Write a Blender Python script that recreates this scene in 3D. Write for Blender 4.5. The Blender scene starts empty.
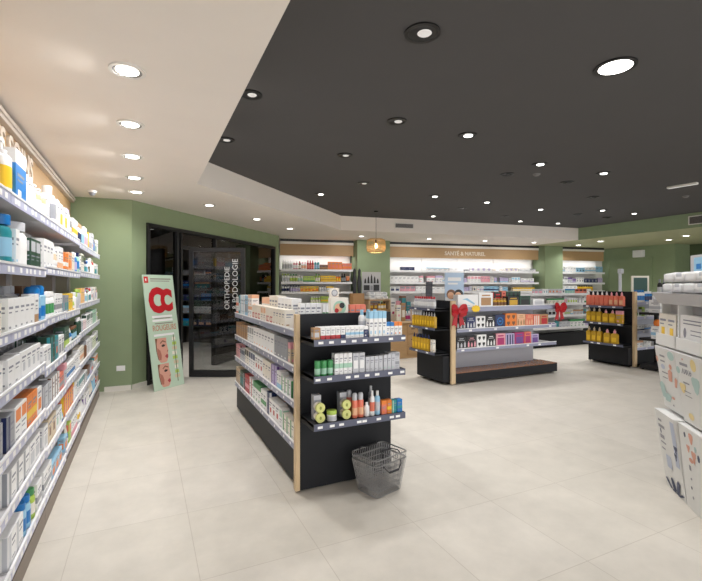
import bpy, bmesh, math, random
from mathutils import Vector, Matrix

sc = bpy.context.scene
COLL = sc.collection
PI = math.pi
R = math.radians

# ------------------------------------------------------------------ camera
YAW = R(25.3)
cam_d = bpy.data.cameras.new('camera')
cam = bpy.data.objects.new('camera', cam_d)
COLL.objects.link(cam)
cam.location = (0, 0, 1.6)
cam.rotation_euler = (R(90), 0, -YAW)
cam_d.sensor_fit = 'HORIZONTAL'
cam_d.sensor_width = 36
cam_d.lens = 435 * 36 / 702
cam_d.shift_y = -4.5 / 702
cam_d.clip_start = 0.05
sc.camera = cam

# ------------------------------------------------------------------ world / exposure
w = bpy.data.worlds.new('world')
sc.world = w
w.use_nodes = True
w.node_tree.nodes['Background'].inputs[0].default_value = (1.0, 0.985, 0.97, 1)
w.node_tree.nodes['Background'].inputs[1].default_value = 2.0
sc.view_settings.view_transform = 'Standard'
sc.view_settings.look = 'None'
sc.view_settings.exposure = 0.22
sc.view_settings.gamma = 1.0
sc.view_settings.use_curve_mapping = False
sc.cycles.use_denoising = True
sc.cycles.max_bounces = 6
sc.cycles.diffuse_bounces = 4
sc.cycles.transparent_max_bounces = 12
sc.cycles.sample_clamp_indirect = 6
sc.cycles.caustics_reflective = False
sc.cycles.caustics_refractive = False

# lamp power (W)
P_BEIGE = 9.0
P_DARK = 11.0
P_STRIP_LEFT = 10.0
P_STRIP_BACK = 22.0
LAMP_RGB = (1.0, 0.985, 0.97)

# ------------------------------------------------------------------ materials
def lin(c):
    c = c / 255.0
    return c / 12.92 if c <= 0.04045 else ((c + 0.055) / 1.055) ** 2.4

_M = {}
def M(name, rgb=(200, 200, 200), rough=0.5, metal=0.0, spec=0.5, emit=0.0, noise=0.0, scale=30.0, bump=0.0, aniso=(1, 1, 1), coat=0.0):
    if name in _M:
        return _M[name]
    m = bpy.data.materials.new(name)
    m.use_nodes = True
    nt = m.node_tree
    b = nt.nodes['Principled BSDF']
    col = tuple(lin(c) for c in rgb) + (1,)
    b.inputs['Base Color'].default_value = col
    b.inputs['Roughness'].default_value = rough
    b.inputs['Metallic'].default_value = metal
    b.inputs['Specular IOR Level'].default_value = spec
    b.inputs['Coat Weight'].default_value = coat
    if emit:
        b.inputs['Emission Color'].default_value = col
        b.inputs['Emission Strength'].default_value = emit
    if noise or bump:
        tc = nt.nodes.new('ShaderNodeTexCoord')
        mp = nt.nodes.new('ShaderNodeMapping')
        mp.inputs['Scale'].default_value = aniso
        nz = nt.nodes.new('ShaderNodeTexNoise')
        nz.inputs['Scale'].default_value = scale
        nz.inputs['Detail'].default_value = 5
        nt.links.new(tc.outputs['Object'], mp.inputs[0])
        nt.links.new(mp.outputs[0], nz.inputs['Vector'])
        if noise:
            mr = nt.nodes.new('ShaderNodeMapRange')
            mr.inputs[1].default_value = 0.25
            mr.inputs[2].default_value = 0.75
            mr.inputs[3].default_value = 1 - noise
            mr.inputs[4].default_value = 1 + noise
            mx = nt.nodes.new('ShaderNodeVectorMath')
            mx.operation = 'SCALE'
            mx.inputs[0].default_value = col[:3]
            nt.links.new(nz.outputs[0], mr.inputs[0])
            nt.links.new(mr.outputs[0], mx.inputs['Scale'])
            nt.links.new(mx.outputs[0], b.inputs['Base Color'])
        if bump:
            bp = nt.nodes.new('ShaderNodeBump')
            bp.inputs['Strength'].default_value = bump
            bp.inputs['Distance'].default_value = 0.004
            nt.links.new(nz.outputs[0], bp.inputs['Height'])
            nt.links.new(bp.outputs[0], b.inputs['Normal'])
    _M[name] = m
    return m

def glass_mat(name, tint, gloss=0.08, rough=0.0):
    if name in _M:
        return _M[name]
    m = bpy.data.materials.new(name)
    m.use_nodes = True
    nt = m.node_tree
    nt.nodes.remove(nt.nodes['Principled BSDF'])
    out = nt.nodes['Material Output']
    tr = nt.nodes.new('ShaderNodeBsdfTransparent')
    tr.inputs[0].default_value = tuple(tint) + (1,)
    gl = nt.nodes.new('ShaderNodeBsdfGlossy')
    gl.inputs['Roughness'].default_value = rough
    fr = nt.nodes.new('ShaderNodeFresnel')
    fr.inputs[0].default_value = 1.45
    mt = nt.nodes.new('ShaderNodeMath')
    mt.operation = 'MULTIPLY'
    mt.inputs[1].default_value = gloss
    mx = nt.nodes.new('ShaderNodeMixShader')
    nt.links.new(fr.outputs[0], mt.inputs[0])
    nt.links.new(mt.outputs[0], mx.inputs[0])
    nt.links.new(tr.outputs[0], mx.inputs[1])
    nt.links.new(gl.outputs[0], mx.inputs[2])
    nt.links.new(mx.outputs[0], out.inputs[0])
    _M[name] = m
    return m

def floor_mat():
    m = bpy.data.materials.new('floor_tiles')
    m.use_nodes = True
    nt = m.node_tree
    b = nt.nodes['Principled BSDF']
    tc = nt.nodes.new('ShaderNodeTexCoord')
    mp = nt.nodes.new('ShaderNodeMapping')
    mp.inputs['Location'].default_value = (-0.27, -0.13, 0)
    br = nt.nodes.new('ShaderNodeTexBrick')
    br.offset = 0.0
    br.inputs['Scale'].default_value = 1.0
    br.inputs['Brick Width'].default_value = 0.685
    br.inputs['Row Height'].default_value = 0.785
    br.inputs['Mortar Size'].default_value = 0.0022
    br.inputs['Mortar Smooth'].default_value = 0.0
    br.inputs['Color1'].default_value = (lin(205), lin(199), lin(188), 1)
    br.inputs['Color2'].default_value = (lin(209), lin(203), lin(193), 1)
    br.inputs['Mortar'].default_value = (lin(186), lin(178), lin(167), 1)
    nz = nt.nodes.new('ShaderNodeTexNoise')
    nz.inputs['Scale'].default_value = 3.2
    nz.inputs['Detail'].default_value = 8
    nz.inputs['Roughness'].default_value = 0.65
    mr = nt.nodes.new('ShaderNodeMapRange')
    mr.inputs[1].default_value = 0.3
    mr.inputs[2].default_value = 0.7
    mr.inputs[3].default_value = 0.89
    mr.inputs[4].default_value = 1.06
    sc_ = nt.nodes.new('ShaderNodeVectorMath')
    sc_.operation = 'SCALE'
    nt.links.new(tc.outputs['Object'], mp.inputs[0])
    nt.links.new(mp.outputs[0], br.inputs['Vector'])
    nt.links.new(tc.outputs['Object'], nz.inputs['Vector'])
    nt.links.new(nz.outputs[0], mr.inputs[0])
    nt.links.new(br.outputs[0], sc_.inputs[0])
    nt.links.new(mr.outputs[0], sc_.inputs['Scale'])
    nt.links.new(sc_.outputs[0], b.inputs['Base Color'])
    b.inputs['Roughness'].default_value = 0.42
    b.inputs['Specular IOR Level'].default_value = 0.4
    return m

PAL = {
    'white': (240, 240, 240), 'cream': (236, 230, 218), 'grey': (150, 153, 160), 'silver': (196, 198, 204),
    'black': (32, 32, 36), 'navy': (34, 46, 92), 'blue': (24, 118, 190), 'pale-blue': (150, 198, 226),
    'teal': (40, 140, 150), 'green': (70, 150, 90), 'dark-green': (40, 74, 58), 'lime': (176, 204, 90),
    'yellow': (238, 196, 50), 'orange': (232, 130, 50), 'peach': (236, 184, 146), 'coral': (228, 124, 100),
    'red': (186, 34, 44), 'pink': (232, 164, 176), 'magenta': (176, 50, 110), 'purple': (112, 78, 150),
    'lilac': (190, 178, 214), 'brown': (122, 82, 54), 'kraft': (178, 136, 92), 'gold': (208, 164, 46),
    'beige': (214, 196, 168), 'mint': (168, 208, 186),
}
def P(c):
    return M('print_' + c.replace('-', '_'), PAL[c], rough=0.38)
def INK():
    return M('print_ink', (138, 140, 152), rough=0.5)

# ------------------------------------------------------------------ mesh builder
class MB:
    def __init__(s):
        s.v, s.f, s.m, s.sm = [], [], [], []
    def _add(s, vs, fs, mi=0, smooth=False):
        o = len(s.v)
        s.v += [tuple(p) for p in vs]
        for f in fs:
            s.f.append([o + i for i in f]); s.m.append(mi); s.sm.append(smooth)
    def box(s, x0, x1, y0, y1, z0, z1, mi=0, T=None):
        vs = [(x0, y0, z0), (x1, y0, z0), (x1, y1, z0), (x0, y1, z0), (x0, y0, z1), (x1, y0, z1), (x1, y1, z1), (x0, y1, z1)]
        if T: vs = [T @ Vector(p) for p in vs]
        s._add(vs, [(3, 2, 1, 0), (4, 5, 6, 7), (0, 1, 5, 4), (1, 2, 6, 5), (2, 3, 7, 6), (3, 0, 4, 7)], mi)
        return s
    def cbox(s, x0, x1, y0, y1, z0, z1, c=0.004, mi=0, T=None):
        # box with chamfered vertical + horizontal edges
        bm = bmesh.new()
        bmesh.ops.create_cube(bm, size=1)
        for v in bm.verts:
            v.co = Vector(((x0 + x1) / 2 + v.co.x * (x1 - x0), (y0 + y1) / 2 + v.co.y * (y1 - y0), (z0 + z1) / 2 + v.co.z * (z1 - z0)))
        bmesh.ops.bevel(bm, geom=bm.edges[:], offset=c, segments=2, affect='EDGES', profile=0.5)
        bm.verts.index_update()
        vs = [(T @ v.co if T else v.co.copy()) for v in bm.verts]
        s._add(vs, [[v.index for v in f.verts] for f in bm.faces], mi)
        bm.free()
        return s
    def lathe(s, prof, cx=0, cy=0, seg=14, sy=1.0, T=None, smooth=True, cap=True):
        # prof: list of (r, z, mi of the segment that starts here)
        vs, rings = [], []
        for (r, z, *_) in prof:
            rings.append(len(vs))
            for i in range(seg):
                a = 2 * PI * i / seg
                vs.append((cx + r * math.cos(a), cy + sy * r * math.sin(a), z))
        if T: vs = [T @ Vector(p) for p in vs]
        o = len(s.v)
        s.v += [tuple(p) for p in vs]
        for k in range(len(prof) - 1):
            mi = prof[k][2] if len(prof[k]) > 2 else 0
            for i in range(seg):
                j = (i + 1) % seg
                s.f.append([o + rings[k] + i, o + rings[k] + j, o + rings[k + 1] + j, o + rings[k + 1] + i])
                s.m.append(mi); s.sm.append(smooth)
        if cap:
            mi = prof[0][2] if len(prof[0]) > 2 else 0
            s.f.append([o + rings[0] + i for i in range(seg)][::-1]); s.m.append(mi); s.sm.append(False)
            mi = prof[-1][2] if len(prof[-1]) > 2 else (prof[-2][2] if len(prof[-2]) > 2 else 0)
            s.f.append([o + rings[-1] + i for i in range(seg)]); s.m.append(mi); s.sm.append(False)
        return s
    def tube(s, pts, r, seg=6, mi=0, closed=False):
        pts = [Vector(p) for p in pts]
        n = len(pts)
        rings = []
        o = len(s.v)
        prev = None
        for i in range(n):
            if closed:
                d = pts[(i + 1) % n] - pts[i - 1]
            else:
                d = pts[min(i + 1, n - 1)] - pts[max(i - 1, 0)]
            d.normalize()
            up = Vector((0, 0, 1)) if abs(d.z) < 0.9 else Vector((1, 0, 0))
            a = d.cross(up).normalized()
            if prev is not None and a.dot(prev) < 0: a = -a
            prev = a
            b = d.cross(a).normalized()
            for k in range(seg):
                t = 2 * PI * k / seg
                s.v.append(tuple(pts[i] + a * (r * math.cos(t)) + b * (r * math.sin(t))))
        for i in range(n if closed else n - 1):
            j = (i + 1) % n
            for k in range(seg):
                l = (k + 1) % seg
                s.f.append([o + i * seg + k, o + i * seg + l, o + j * seg + l, o + j * seg + k]); s.m.append(mi); s.sm.append(True)
        if not closed:
            s.f.append([o + k for k in range(seg)][::-1]); s.m.append(mi); s.sm.append(False)
            s.f.append([o + (n - 1) * seg + k for k in range(seg)]); s.m.append(mi); s.sm.append(False)
        return s
    def prism(s, poly, axis, a0, a1, mi=0, T=None):
        # poly: 2-D outline; axis 'x': poly=(y,z); 'y': (x,z); 'z': (x,y)
        def P3(p, a):
            return {'x': (a, p[0], p[1]), 'y': (p[0], a, p[1]), 'z': (p[0], p[1], a)}[axis]
        n = len(poly)
        vs = [P3(p, a0) for p in poly] + [P3(p, a1) for p in poly]
        if T: vs = [T @ Vector(p) for p in vs]
        s._add(vs, [list(range(n))[::-1], list(range(n, 2 * n))] + [[i, (i + 1) % n, n + (i + 1) % n, n + i] for i in range(n)], mi)
        return s
    def mesh(s, name, mats):
        me = bpy.data.meshes.new(name)
        me.from_pydata(s.v, [], s.f)
        for m in mats: me.materials.append(m)
        for p, mi, sm in zip(me.polygons, s.m, s.sm):
            p.material_index = mi
            p.use_smooth = sm
        me.update()
        bm = bmesh.new(); bm.from_mesh(me)
        bmesh.ops.recalc_face_normals(bm, faces=bm.faces[:])
        bm.to_mesh(me); bm.free()
        if any(s.sm): me.set_sharp_from_angle(angle=R(38))
        return me
    def build(s, name, mats, parent=None, loc=(0, 0, 0), rotz=0.0):
        if not isinstance(mats, (list, tuple)): mats = [mats]
        return put(name, s.mesh(name, mats), parent, loc, rotz)

def put(name, me, parent=None, loc=(0, 0, 0), rotz=0.0):
    o = bpy.data.objects.new(name, me)
    COLL.objects.link(o)
    o.location = loc
    o.rotation_euler = (0, 0, rotz)
    if parent: o.parent = parent
    return o
def tag(o, label, cat, group=None):
    o['label'] = label; o['category'] = cat
    if group: o['group'] = group
    return o
def thing(name, label, cat, loc=(0, 0, 0), rotz=0.0, group=None):
    o = bpy.data.objects.new(name, None)
    o.empty_display_size = 0.1
    COLL.objects.link(o)
    o.location = loc; o.rotation_euler = (0, 0, rotz)
    return tag(o, label, cat, group)
def struct(o):
    o['kind'] = 'structure'
    return o
def text_mesh(body, size, depth=0.002, bold=0.0):
    c = bpy.data.curves.new('lettering', 'FONT')
    c.body = body; c.size = size; c.extrude = depth; c.offset = bold
    c.resolution_u = 3
    c.align_x = 'LEFT'
    o = bpy.data.objects.new('lettering_source', c)
    COLL.objects.link(o)
    dg = bpy.context.evaluated_depsgraph_get()
    me = bpy.data.meshes.new_from_object(o.evaluated_get(dg))
    bpy.data.objects.remove(o)
    me.materials.clear()
    return me
def text(name, body, size, mat, parent, mtx, depth=0.002, bold=0.0):
    me = text_mesh(body, size, depth, bold)
    me.materials.append(mat)
    me.transform(mtx)
    return put(name, me, parent)

# ------------------------------------------------------------------ lamps
def lamp(name, parent, loc, power, size, shape='DISK', size_y=None, spread=150, rot=(0, 0, 0), rgb=LAMP_RGB):
    d = bpy.data.lights.new(name, 'AREA')
    d.energy = power; d.shape = shape; d.size = size
    if size_y: d.size_y = size_y
    d.spread = R(spread); d.color = rgb
    o = bpy.data.objects.new(name, d)
    COLL.objects.link(o)
    o.location = loc; o.rotation_euler = rot
    if parent: o.parent = parent
    return o

# ------------------------------------------------------------------ number words
ONES = 'zero one two three four five six seven eight nine ten eleven twelve thirteen fourteen fifteen sixteen seventeen eighteen nineteen'.split()
TENS = ['', '', 'twenty', 'thirty', 'forty', 'fifty', 'sixty', 'seventy', 'eighty', 'ninety']
ORD = {'one': 'first', 'two': 'second', 'three': 'third', 'five': 'fifth', 'eight': 'eighth', 'nine': 'ninth', 'twelve': 'twelfth'}
def card(n):
    if n < 20: return ONES[n]
    return TENS[n // 10] + ('-' + ONES[n % 10] if n % 10 else '')
def ordinal(n):
    wd = card(n)
    h, _, t = wd.rpartition('-')
    if t in ORD: t = ORD[t]
    elif t.endswith('y'): t = t[:-1] + 'ieth'
    else: t += 'th'
    return (h + '-' if h else '') + t

# =================================================================== SETTING
ZC, ZD = 2.93, 3.27      # pale ceiling, dark raised ceiling
m_floor = floor_mat()
m_green = M('wall_green_paint', (140, 156, 122), rough=0.75, noise=0.03, scale=4)
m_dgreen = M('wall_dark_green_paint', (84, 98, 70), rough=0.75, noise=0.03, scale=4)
m_beigec = M('ceiling_beige_paint', (236, 228, 219), rough=0.85, noise=0.015, scale=3)
m_darkc = M('ceiling_charcoal_paint', (76, 74, 74), rough=0.85, noise=0.02, scale=3)
m_olive = M('ceiling_pale_green', (176, 178, 142), rough=0.85, noise=0.02, scale=3)  # pale green tone of the ceiling beyond the right soffit
m_whitew = M('white_paint', (228, 226, 222), rough=0.7, noise=0.015, scale=5)
m_trim = M('white_trim', (226, 222, 214), rough=0.45)

X_R = 15.0
# diagonal glazed wall and back wall lines
D0, D1 = Vector((-0.19, 7.52)), Vector((3.20, 11.25))
W0 = Vector((3.37, 11.84))
WA = math.atan2(10.44 - 11.84, 11.59 - 3.37)
We = Vector((math.cos(WA), math.sin(WA)))
Wn = Vector((math.sin(WA), -math.cos(WA)))          # out into the shop
def Wp(s, out=0.0):
    p = W0 + We * s + Wn * out
    return p

mb = MB(); mb.box(-1.3, 16.5, -2.2, 14.5, -0.1, 0.0)
struct(mb.build('floor', m_floor))

# ceilings
c = MB()
A, B_, Cc, Dd = (0.61, 5.97), (4.2, 9.45), (11.3, 8.55), (11.9, 14.5)
c._add([(-1.3, -2.2, ZC), (0.61, -2.2, ZC), (*A, ZC), (*B_, ZC), (*Cc, ZC), (*Dd, ZC), (-1.3, 14.5, ZC)], [range(7)], 0)
c._add([(*Cc, ZC), (11.3, -2.2, ZC), (16.5, -2.2, ZC), (16.5, 14.5, ZC), (*Dd, ZC)], [range(5)], 2)
c._add([(0.61, -2.2, ZD), (11.3, -2.2, ZD), (*Cc, ZD), (*B_, ZD), (*A, ZD)], [range(5)], 1)
def riser(p, q, mi):
    c._add([(*p, ZC), (*q, ZC), (*q, ZD), (*p, ZD)], [range(4)], mi)
riser((0.61, -2.2), A, 0); riser(A, B_, 0); riser(B_, Cc, 0); riser(Cc, (11.3, -2.2), 3)
struct(c.build('ceiling', [m_beigec, m_darkc, m_olive, m_green]))

def wall(name, p, q, z0, z1, mat, th=0.12, side=1):
    p, q = Vector(p), Vector(q)
    e = (q - p).normalized(); n = Vector((-e.y, e.x)) * side * th
    b = MB()
    b.prism([tuple(p), tuple(q), tuple(q + n), tuple(p + n)], 'z', z0, z1)
    return struct(b.build(name, mat))
wall('wall_left', (-1.06, -2.2), (-1.06, 7.64), 0, ZC, m_whitew, side=1)
wall('wall_back', (-1.06, 7.62), (-0.19, 7.52), 0, ZC, m_green, side=1)
# diagonal wall: short green jamb, header over the glass, right jamb
De = (D1 - D0).normalized(); Dn = Vector((De.y, -De.x))
DL = (D1 - D0).length
DA = math.atan2(De.y, De.x)
def Dp(s, out=0.0): return D0 + De * s + Dn * out
G0, G1 = 0.30, 4.80
GT = 2.62
wall('wall_diagonal', Dp(0), Dp(G0), 0, ZC, m_green, side=1)
wall('wall_diagonal_header', Dp(G0), Dp(G1), GT, ZC, m_green, side=1)
wall('wall_diagonal_right', Dp(G1), Dp(DL), 0, ZC, m_green, side=1)
wall('wall_return', Dp(DL), Wp(0.0, -0.55), 0, ZC, m_green, side=1)
wall('wall_rear', Wp(-0.15, -0.52), Wp(12.6, -0.52), 0, ZC, m_whitew, side=1)
wall('wall_right', (X_R, 8.1), (X_R, 10.6), 0, ZC, m_green, side=-1)
wall('wall_right_return', (X_R, 8.1), (X_R + 0.8, 8.1), 0, ZC, m_green, side=-1)
wall('wall_right_alcove', (X_R + 0.8, -2.2), (X_R + 0.8, 8.0), 0, ZC, m_dgreen, side=-1)
# green door-like panel on the right wall
d_ = MB(); d_.box(X_R - 0.03, X_R - 0.002, 8.75, 10.1, 0, 2.45); d_.box(X_R - 0.05, X_R - 0.002, 8.65, 8.75, 0, 2.55)
d_.box(X_R - 0.05, X_R - 0.002, 10.1, 10.2, 0, 2.55); d_.box(X_R - 0.05, X_R - 0.002, 8.75, 10.1, 2.45, 2.55)
struct(d_.build('door_1', m_green))
# pillars
def pillar(name, s0, s1, out, back=0.5):
    b = MB(); b.prism([tuple(Wp(s0, -back)), tuple(Wp(s0, out)), tuple(Wp(s1, out)), tuple(Wp(s1, -back))], 'z', 0, ZC - 0.002)
    return struct(b.build(name, m_green))
pillar('wall_pillar', 2.22, 3.22, 0.22)
pillar('wall_pillar_right', 8.72, 9.42, 0.12)
# baseboards
b = MB(); b.box(-0.56, -0.2, 7.50, 7.5305, 0, 0.075); struct(b.build('baseboard_back', m_trim))
b = MB(); b.prism([tuple(Dp(0.0, 0.001)), tuple(Dp(G0, 0.001)), tuple(Dp(G0, 0.016)), tuple(Dp(0.0, 0.016))], 'z', 0, 0.075); struct(b.build('baseboard_diagonal', m_trim))

# ------------------------------------------------------------------ glazed wall (diagonal)
m_blackm = M('black_metal', (24, 25, 28), rough=0.45, metal=0.0, noise=0.05, scale=20)
m_glass = glass_mat('smoked_glass', (0.50, 0.50, 0.49), gloss=1.3)
m_glass2 = glass_mat('door_glass', (0.60, 0.61, 0.61), gloss=1.2)
m_slat = M('dark_slat', (30, 28, 27), rough=0.6)
def Tdiag(): return Matrix.Translation((D0.x, D0.y, 0)) @ Matrix.Rotation(DA, 4, 'Z')
gw = struct(put('window_1', None, None, (D0.x, D0.y, 0), DA))
f = MB()
f.box(G0, G0 + 0.06, -0.03, 0.09, 0, GT); f.box(G1 - 0.06, G1, -0.03, 0.09, 0, GT)
f.box(G0 + 0.06, G1 - 0.06, -0.03, 0.09, GT - 0.06, GT)
for s in (1.02, 1.12, 2.16): f.box(s, s + 0.05, -0.02, 0.08, 0, GT - 0.06)
f.box(1.17, 2.16, -0.02, 0.08, 2.27, 2.33)
f.box(G0 + 0.06, 1.02, -0.02, 0.08, 0.0, 0.06); f.box(2.21, G1 - 0.06, -0.02, 0.08, 0.0, 0.06)
f.build('window_frame', m_blackm, gw)
g = MB()
g.box(G0 + 0.06, 1.02, 0.025, 0.035, 0.06, GT - 0.06); g.box(2.21, G1 - 0.06, 0.025, 0.035, 0.06, GT - 0.06); g.box(1.17, 2.16, 0.025, 0.035, 2.33, GT - 0.06)
g.build('pane', m_glass, gw)
struct(gw)
# dark vertical blind slats hanging behind the glass
bl = thing('vertical_blind', 'dark vertical blind slats hanging behind the smoked glass wall', 'blind', (D0.x, D0.y, 0), DA)
for s in (0.40, 0.62, 0.82, 1.00):
    q = MB(); q.box(s, s + 0.075, 0.14, 0.155, 0.05, 2.56); q.build('slat', m_slat, bl)
for i in range(12):
    q = MB(); s = 2.32 + i * 0.2; q.box(s, s + 0.1, 0.14, 0.155, 0.05, 2.56)
    q.build('slat', m_slat if i % 3 else M('grey_slat', (74, 78, 72), rough=0.6), bl)
q = MB(); q.box(0.38, 4.7, 0.125, 0.175, 2.56, 2.60); q.build('head_rail', m_blackm, bl)

# room behind the glass
m_fit = M('fitting_room_wall', (84, 80, 76), rough=0.8)
b = MB(); b.prism([tuple(Dp(0.1, -3.1)), tuple(Dp(5.2, -3.1)), tuple(Dp(5.2, -3.2)), tuple(Dp(0.1, -3.2))], 'z', 0, ZC); struct(b.build('wall_fitting_room', m_fit))
b = MB(); b.prism([tuple(Dp(0.1, -0.25)), tuple(Dp(0.1, -3.1)), tuple(Dp(0.0, -3.1)), tuple(Dp(0.0, -0.25))], 'z', 0, ZC); struct(b.build('wall_fitting_room_side', m_fit))
b = MB(); b.prism([tuple(Dp(5.1, -0.14)), tuple(Dp(5.1, -3.1)), tuple(Dp(5.2, -3.1)), tuple(Dp(5.2, -0.14))], 'z', 0, ZC); struct(b.build('wall_fitting_room_end', m_fit))

# =================================================================== PRODUCTS
GAP = 0.004
_mesh = {}
REG = []      # (desc, place, order, object, category, plural)
INKW = {'white', 'cream', 'beige', 'silver', 'pale-blue', 'mint', 'peach', 'pink', 'lilac', 'yellow', 'kraft', 'lime', 'grey'}

def faces4(w, d, off=0.0007):
    """four vertical faces: function (u0,u1,z0,z1) fractions -> box args"""
    def front(u0, u1, z0, z1): return (-w / 2 + u0 * w, -w / 2 + u1 * w, -d / 2 - off, -d / 2, z0, z1)
    def back(u0, u1, z0, z1): return (-w / 2 + u0 * w, -w / 2 + u1 * w, d / 2, d / 2 + off, z0, z1)
    def left(u0, u1, z0, z1): return (-w / 2 - off, -w / 2, -d / 2 + u0 * d, -d / 2 + u1 * d, z0, z1)
    def right(u0, u1, z0, z1): return (w / 2, w / 2 + off, -d / 2 + u0 * d, -d / 2 + u1 * d, z0, z1)
    return front, left, right

def mk_carton(a, b_, c, w, d, h):
    m = MB()
    F = faces4(w, d)
    ink = 2
    if c == 'top':
        m.box(-w/2, w/2, -d/2, d/2, 0, h * .72, 0); m.box(-w/2, w/2, -d/2, d/2, h * .72, h, 1)
    elif c == 'base':
        m.box(-w/2, w/2, -d/2, d/2, 0, h * .34, 1); m.box(-w/2, w/2, -d/2, d/2, h * .34, h, 0)
    else:
        m.box(-w/2, w/2, -d/2, d/2, 0, h, 0)
    for g in F:
        if c == 'band':
            m.box(*g(0, 1, h * .30, h * .52), 1)
            m.box(*g(.15, .8, h * .72, h * .78), ink); m.box(*g(.15, .6, h * .62, h * .655), ink); m.box(*g(.15, .7, h * .14, h * .17), ink)
        elif c == 'top':
            m.box(*g(.15, .8, h * .50, h * .56), ink); m.box(*g(.15, .65, h * .40, h * .44), ink); m.box(*g(.2, .5, h * .12, h * .24), 1)
        elif c == 'base':
            m.box(*g(.15, .8, h * .74, h * .81), ink); m.box(*g(.15, .6, h * .60, h * .64), ink); m.box(*g(.15, .7, h * .50, h * .53), ink)
        elif c == 'panel':
            m.box(*g(.16, .84, h * .22, h * .62), 1); m.box(*g(.16, .84, h * .78, h * .85), ink); m.box(*g(.16, .6, h * .69, h * .725), ink)
        elif c == 'stripe':
            m.box(*g(.08, .34, 0.002, h - .002), 1); m.box(*g(.44, .92, h * .70, h * .77), ink); m.box(*g(.44, .8, h * .56, h * .60), ink); m.box(*g(.44, .86, h * .2, h * .23), ink)
        elif c == 'block':
            m.box(*g(.1, .9, h * .58, h * .92), 1); m.box(*g(.1, .8, h * .42, h * .46), ink); m.box(*g(.1, .6, h * .30, h * .33), ink); m.box(*g(.1, .7, h * .10, h * .13), ink)
        elif c == 'dot':
            m.box(*g(.3, .7, h * .3, h * .3 + w * .4), 1); m.box(*g(.12, .85, h * .76, h * .83), ink); m.box(*g(.12, .6, h * .64, h * .68), ink)
        elif c == 'oval':
            for z in (.84, .74): m.box(*g(.12, .78, h * z, h * z + .008), ink)
            x0, x1, y0, y1, _, _ = g(0, 1, 0, 1)
            if y1 <= -d / 2 + 1e-6: m.prism([(-w * .32 + w * .055 * math.cos(2 * PI * i / 16), h * .48 + h * .15 * math.sin(2 * PI * i / 16)) for i in range(16)], 'y', y0, y1, ink)
            for z in (.56, .44): m.box(*g(.40, .78, h * z, h * z + .006), ink)
            m.box(*g(.1, .9, h * .12, h * .26), 1)
        elif c == 'plain':
            m.box(*g(.15, .8, h * .70, h * .77), ink); m.box(*g(.15, .6, h * .58, h * .62), ink); m.box(*g(.15, .45, h * .14, h * .20), 1)
    return m.mesh('carton', [P(a), P(b_), INK()]), []

def mk_bottle(a, b_, c, w, d, h):
    r = w / 2; sy = d / w
    m = MB()
    hb = h * .80
    m.lathe([(r * .86, 0, 0), (r, h * .02, 0), (r, h * .18, 0), (r * 1.012, h * .18, 1), (r * 1.012, h * .55, 1), (r, h * .55, 0), (r, hb * .84, 0), (r * .86, hb * .94, 0), (r * .45, hb, 0)], sy=sy)
    k = MB(); rc = r * .50 if h / w > 2.2 else r * .7
    k.lathe([(rc, hb, 0), (rc, h * .985, 0), (rc * .9, h, 0)], sy=1 if sy > .8 else sy * 1.3)
    return m.mesh('bottle', [P(a), P(c)]), [('cap', k.mesh('cap', [P(b_)]))]

def mk_pump(a, b_, c, w, d, h):
    r = w / 2; sy = d / w
    m = MB(); hb = h * .74
    m.lathe([(r * .9, 0, 0), (r, h * .02, 0), (r, h * .15, 0), (r * 1.012, h * .15, 1), (r * 1.012, h * .52, 1), (r, h * .52, 0), (r, hb * .90, 0), (r * .8, hb * .97, 0), (r * .4, hb, 0)], sy=sy)
    k = MB(); k.lathe([(r * .42, hb, 0), (r * .42, hb + h * .07, 0), (r * .14, hb + h * .07, 0), (r * .14, h * .94, 0)], seg=10)
    k.box(-r * .75, r * .2, -r * .2, r * .2, h * .94, h)
    return m.mesh('pump_bottle', [P(a), P(c)]), [('pump', k.mesh('pump', [P(b_)]))]

def mk_spray(a, b_, c, w, d, h):
    r = w / 2; m = MB(); hb = h * .72
    m.lathe([(r * .92, 0, 0), (r, h * .015, 0), (r, h * .12, 0), (r * 1.01, h * .12, 1), (r * 1.01, h * .42, 1), (r, h * .42, 0), (r, hb * .95, 0), (r * .85, hb, 0)])
    k = MB(); k.lathe([(r * .84, hb, 0), (r * .84, h * .93, 0), (r * .6, h, 0)])
    return m.mesh('spray_bottle', [P(a), P(c)]), [('cap', k.mesh('cap', [P(b_)]))]

def mk_tube(a, b_, c, w, d, h):
    r = w / 2; hc = h * .2
    m = MB(); seg = 14
    rings = [(hc, .92, .92 * d / w, 0), (hc + h * .03, 1, d / w, 0), (h * .38, 1, d / w * .95, 1), (h * .64, 1, d / w * .66, 0), (h * .95, 1, .10, 0), (h, 1, .08, 0)]
    for z, sx, sy, mi in rings: pass
    o = len(m.v)
    for z, sx, sy, mi in rings:
        for i in range(seg):
            t = 2 * PI * i / seg
            m.v.append((r * sx * math.cos(t), r * sy * math.sin(t), z))
    for k in range(len(rings) - 1):
        for i in range(seg):
            j = (i + 1) % seg
            m.f.append([o + k * seg + i, o + k * seg + j, o + (k + 1) * seg + j, o + (k + 1) * seg + i]); m.m.append(rings[k][3]); m.sm.append(True)
    m.f.append([o + i for i in range(seg)][::-1]); m.m.append(0); m.sm.append(False)
    m.f.append([o + (len(rings) - 1) * seg + i for i in range(seg)]); m.m.append(0); m.sm.append(False)
    k = MB(); k.lathe([(r * .8, 0, 0), (r * .86, h * .01, 0), (r * .86, hc, 0)], sy=d / w)
    return m.mesh('tube', [P(a), P(c)]), [('cap', k.mesh('cap', [P(b_)]))]

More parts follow.
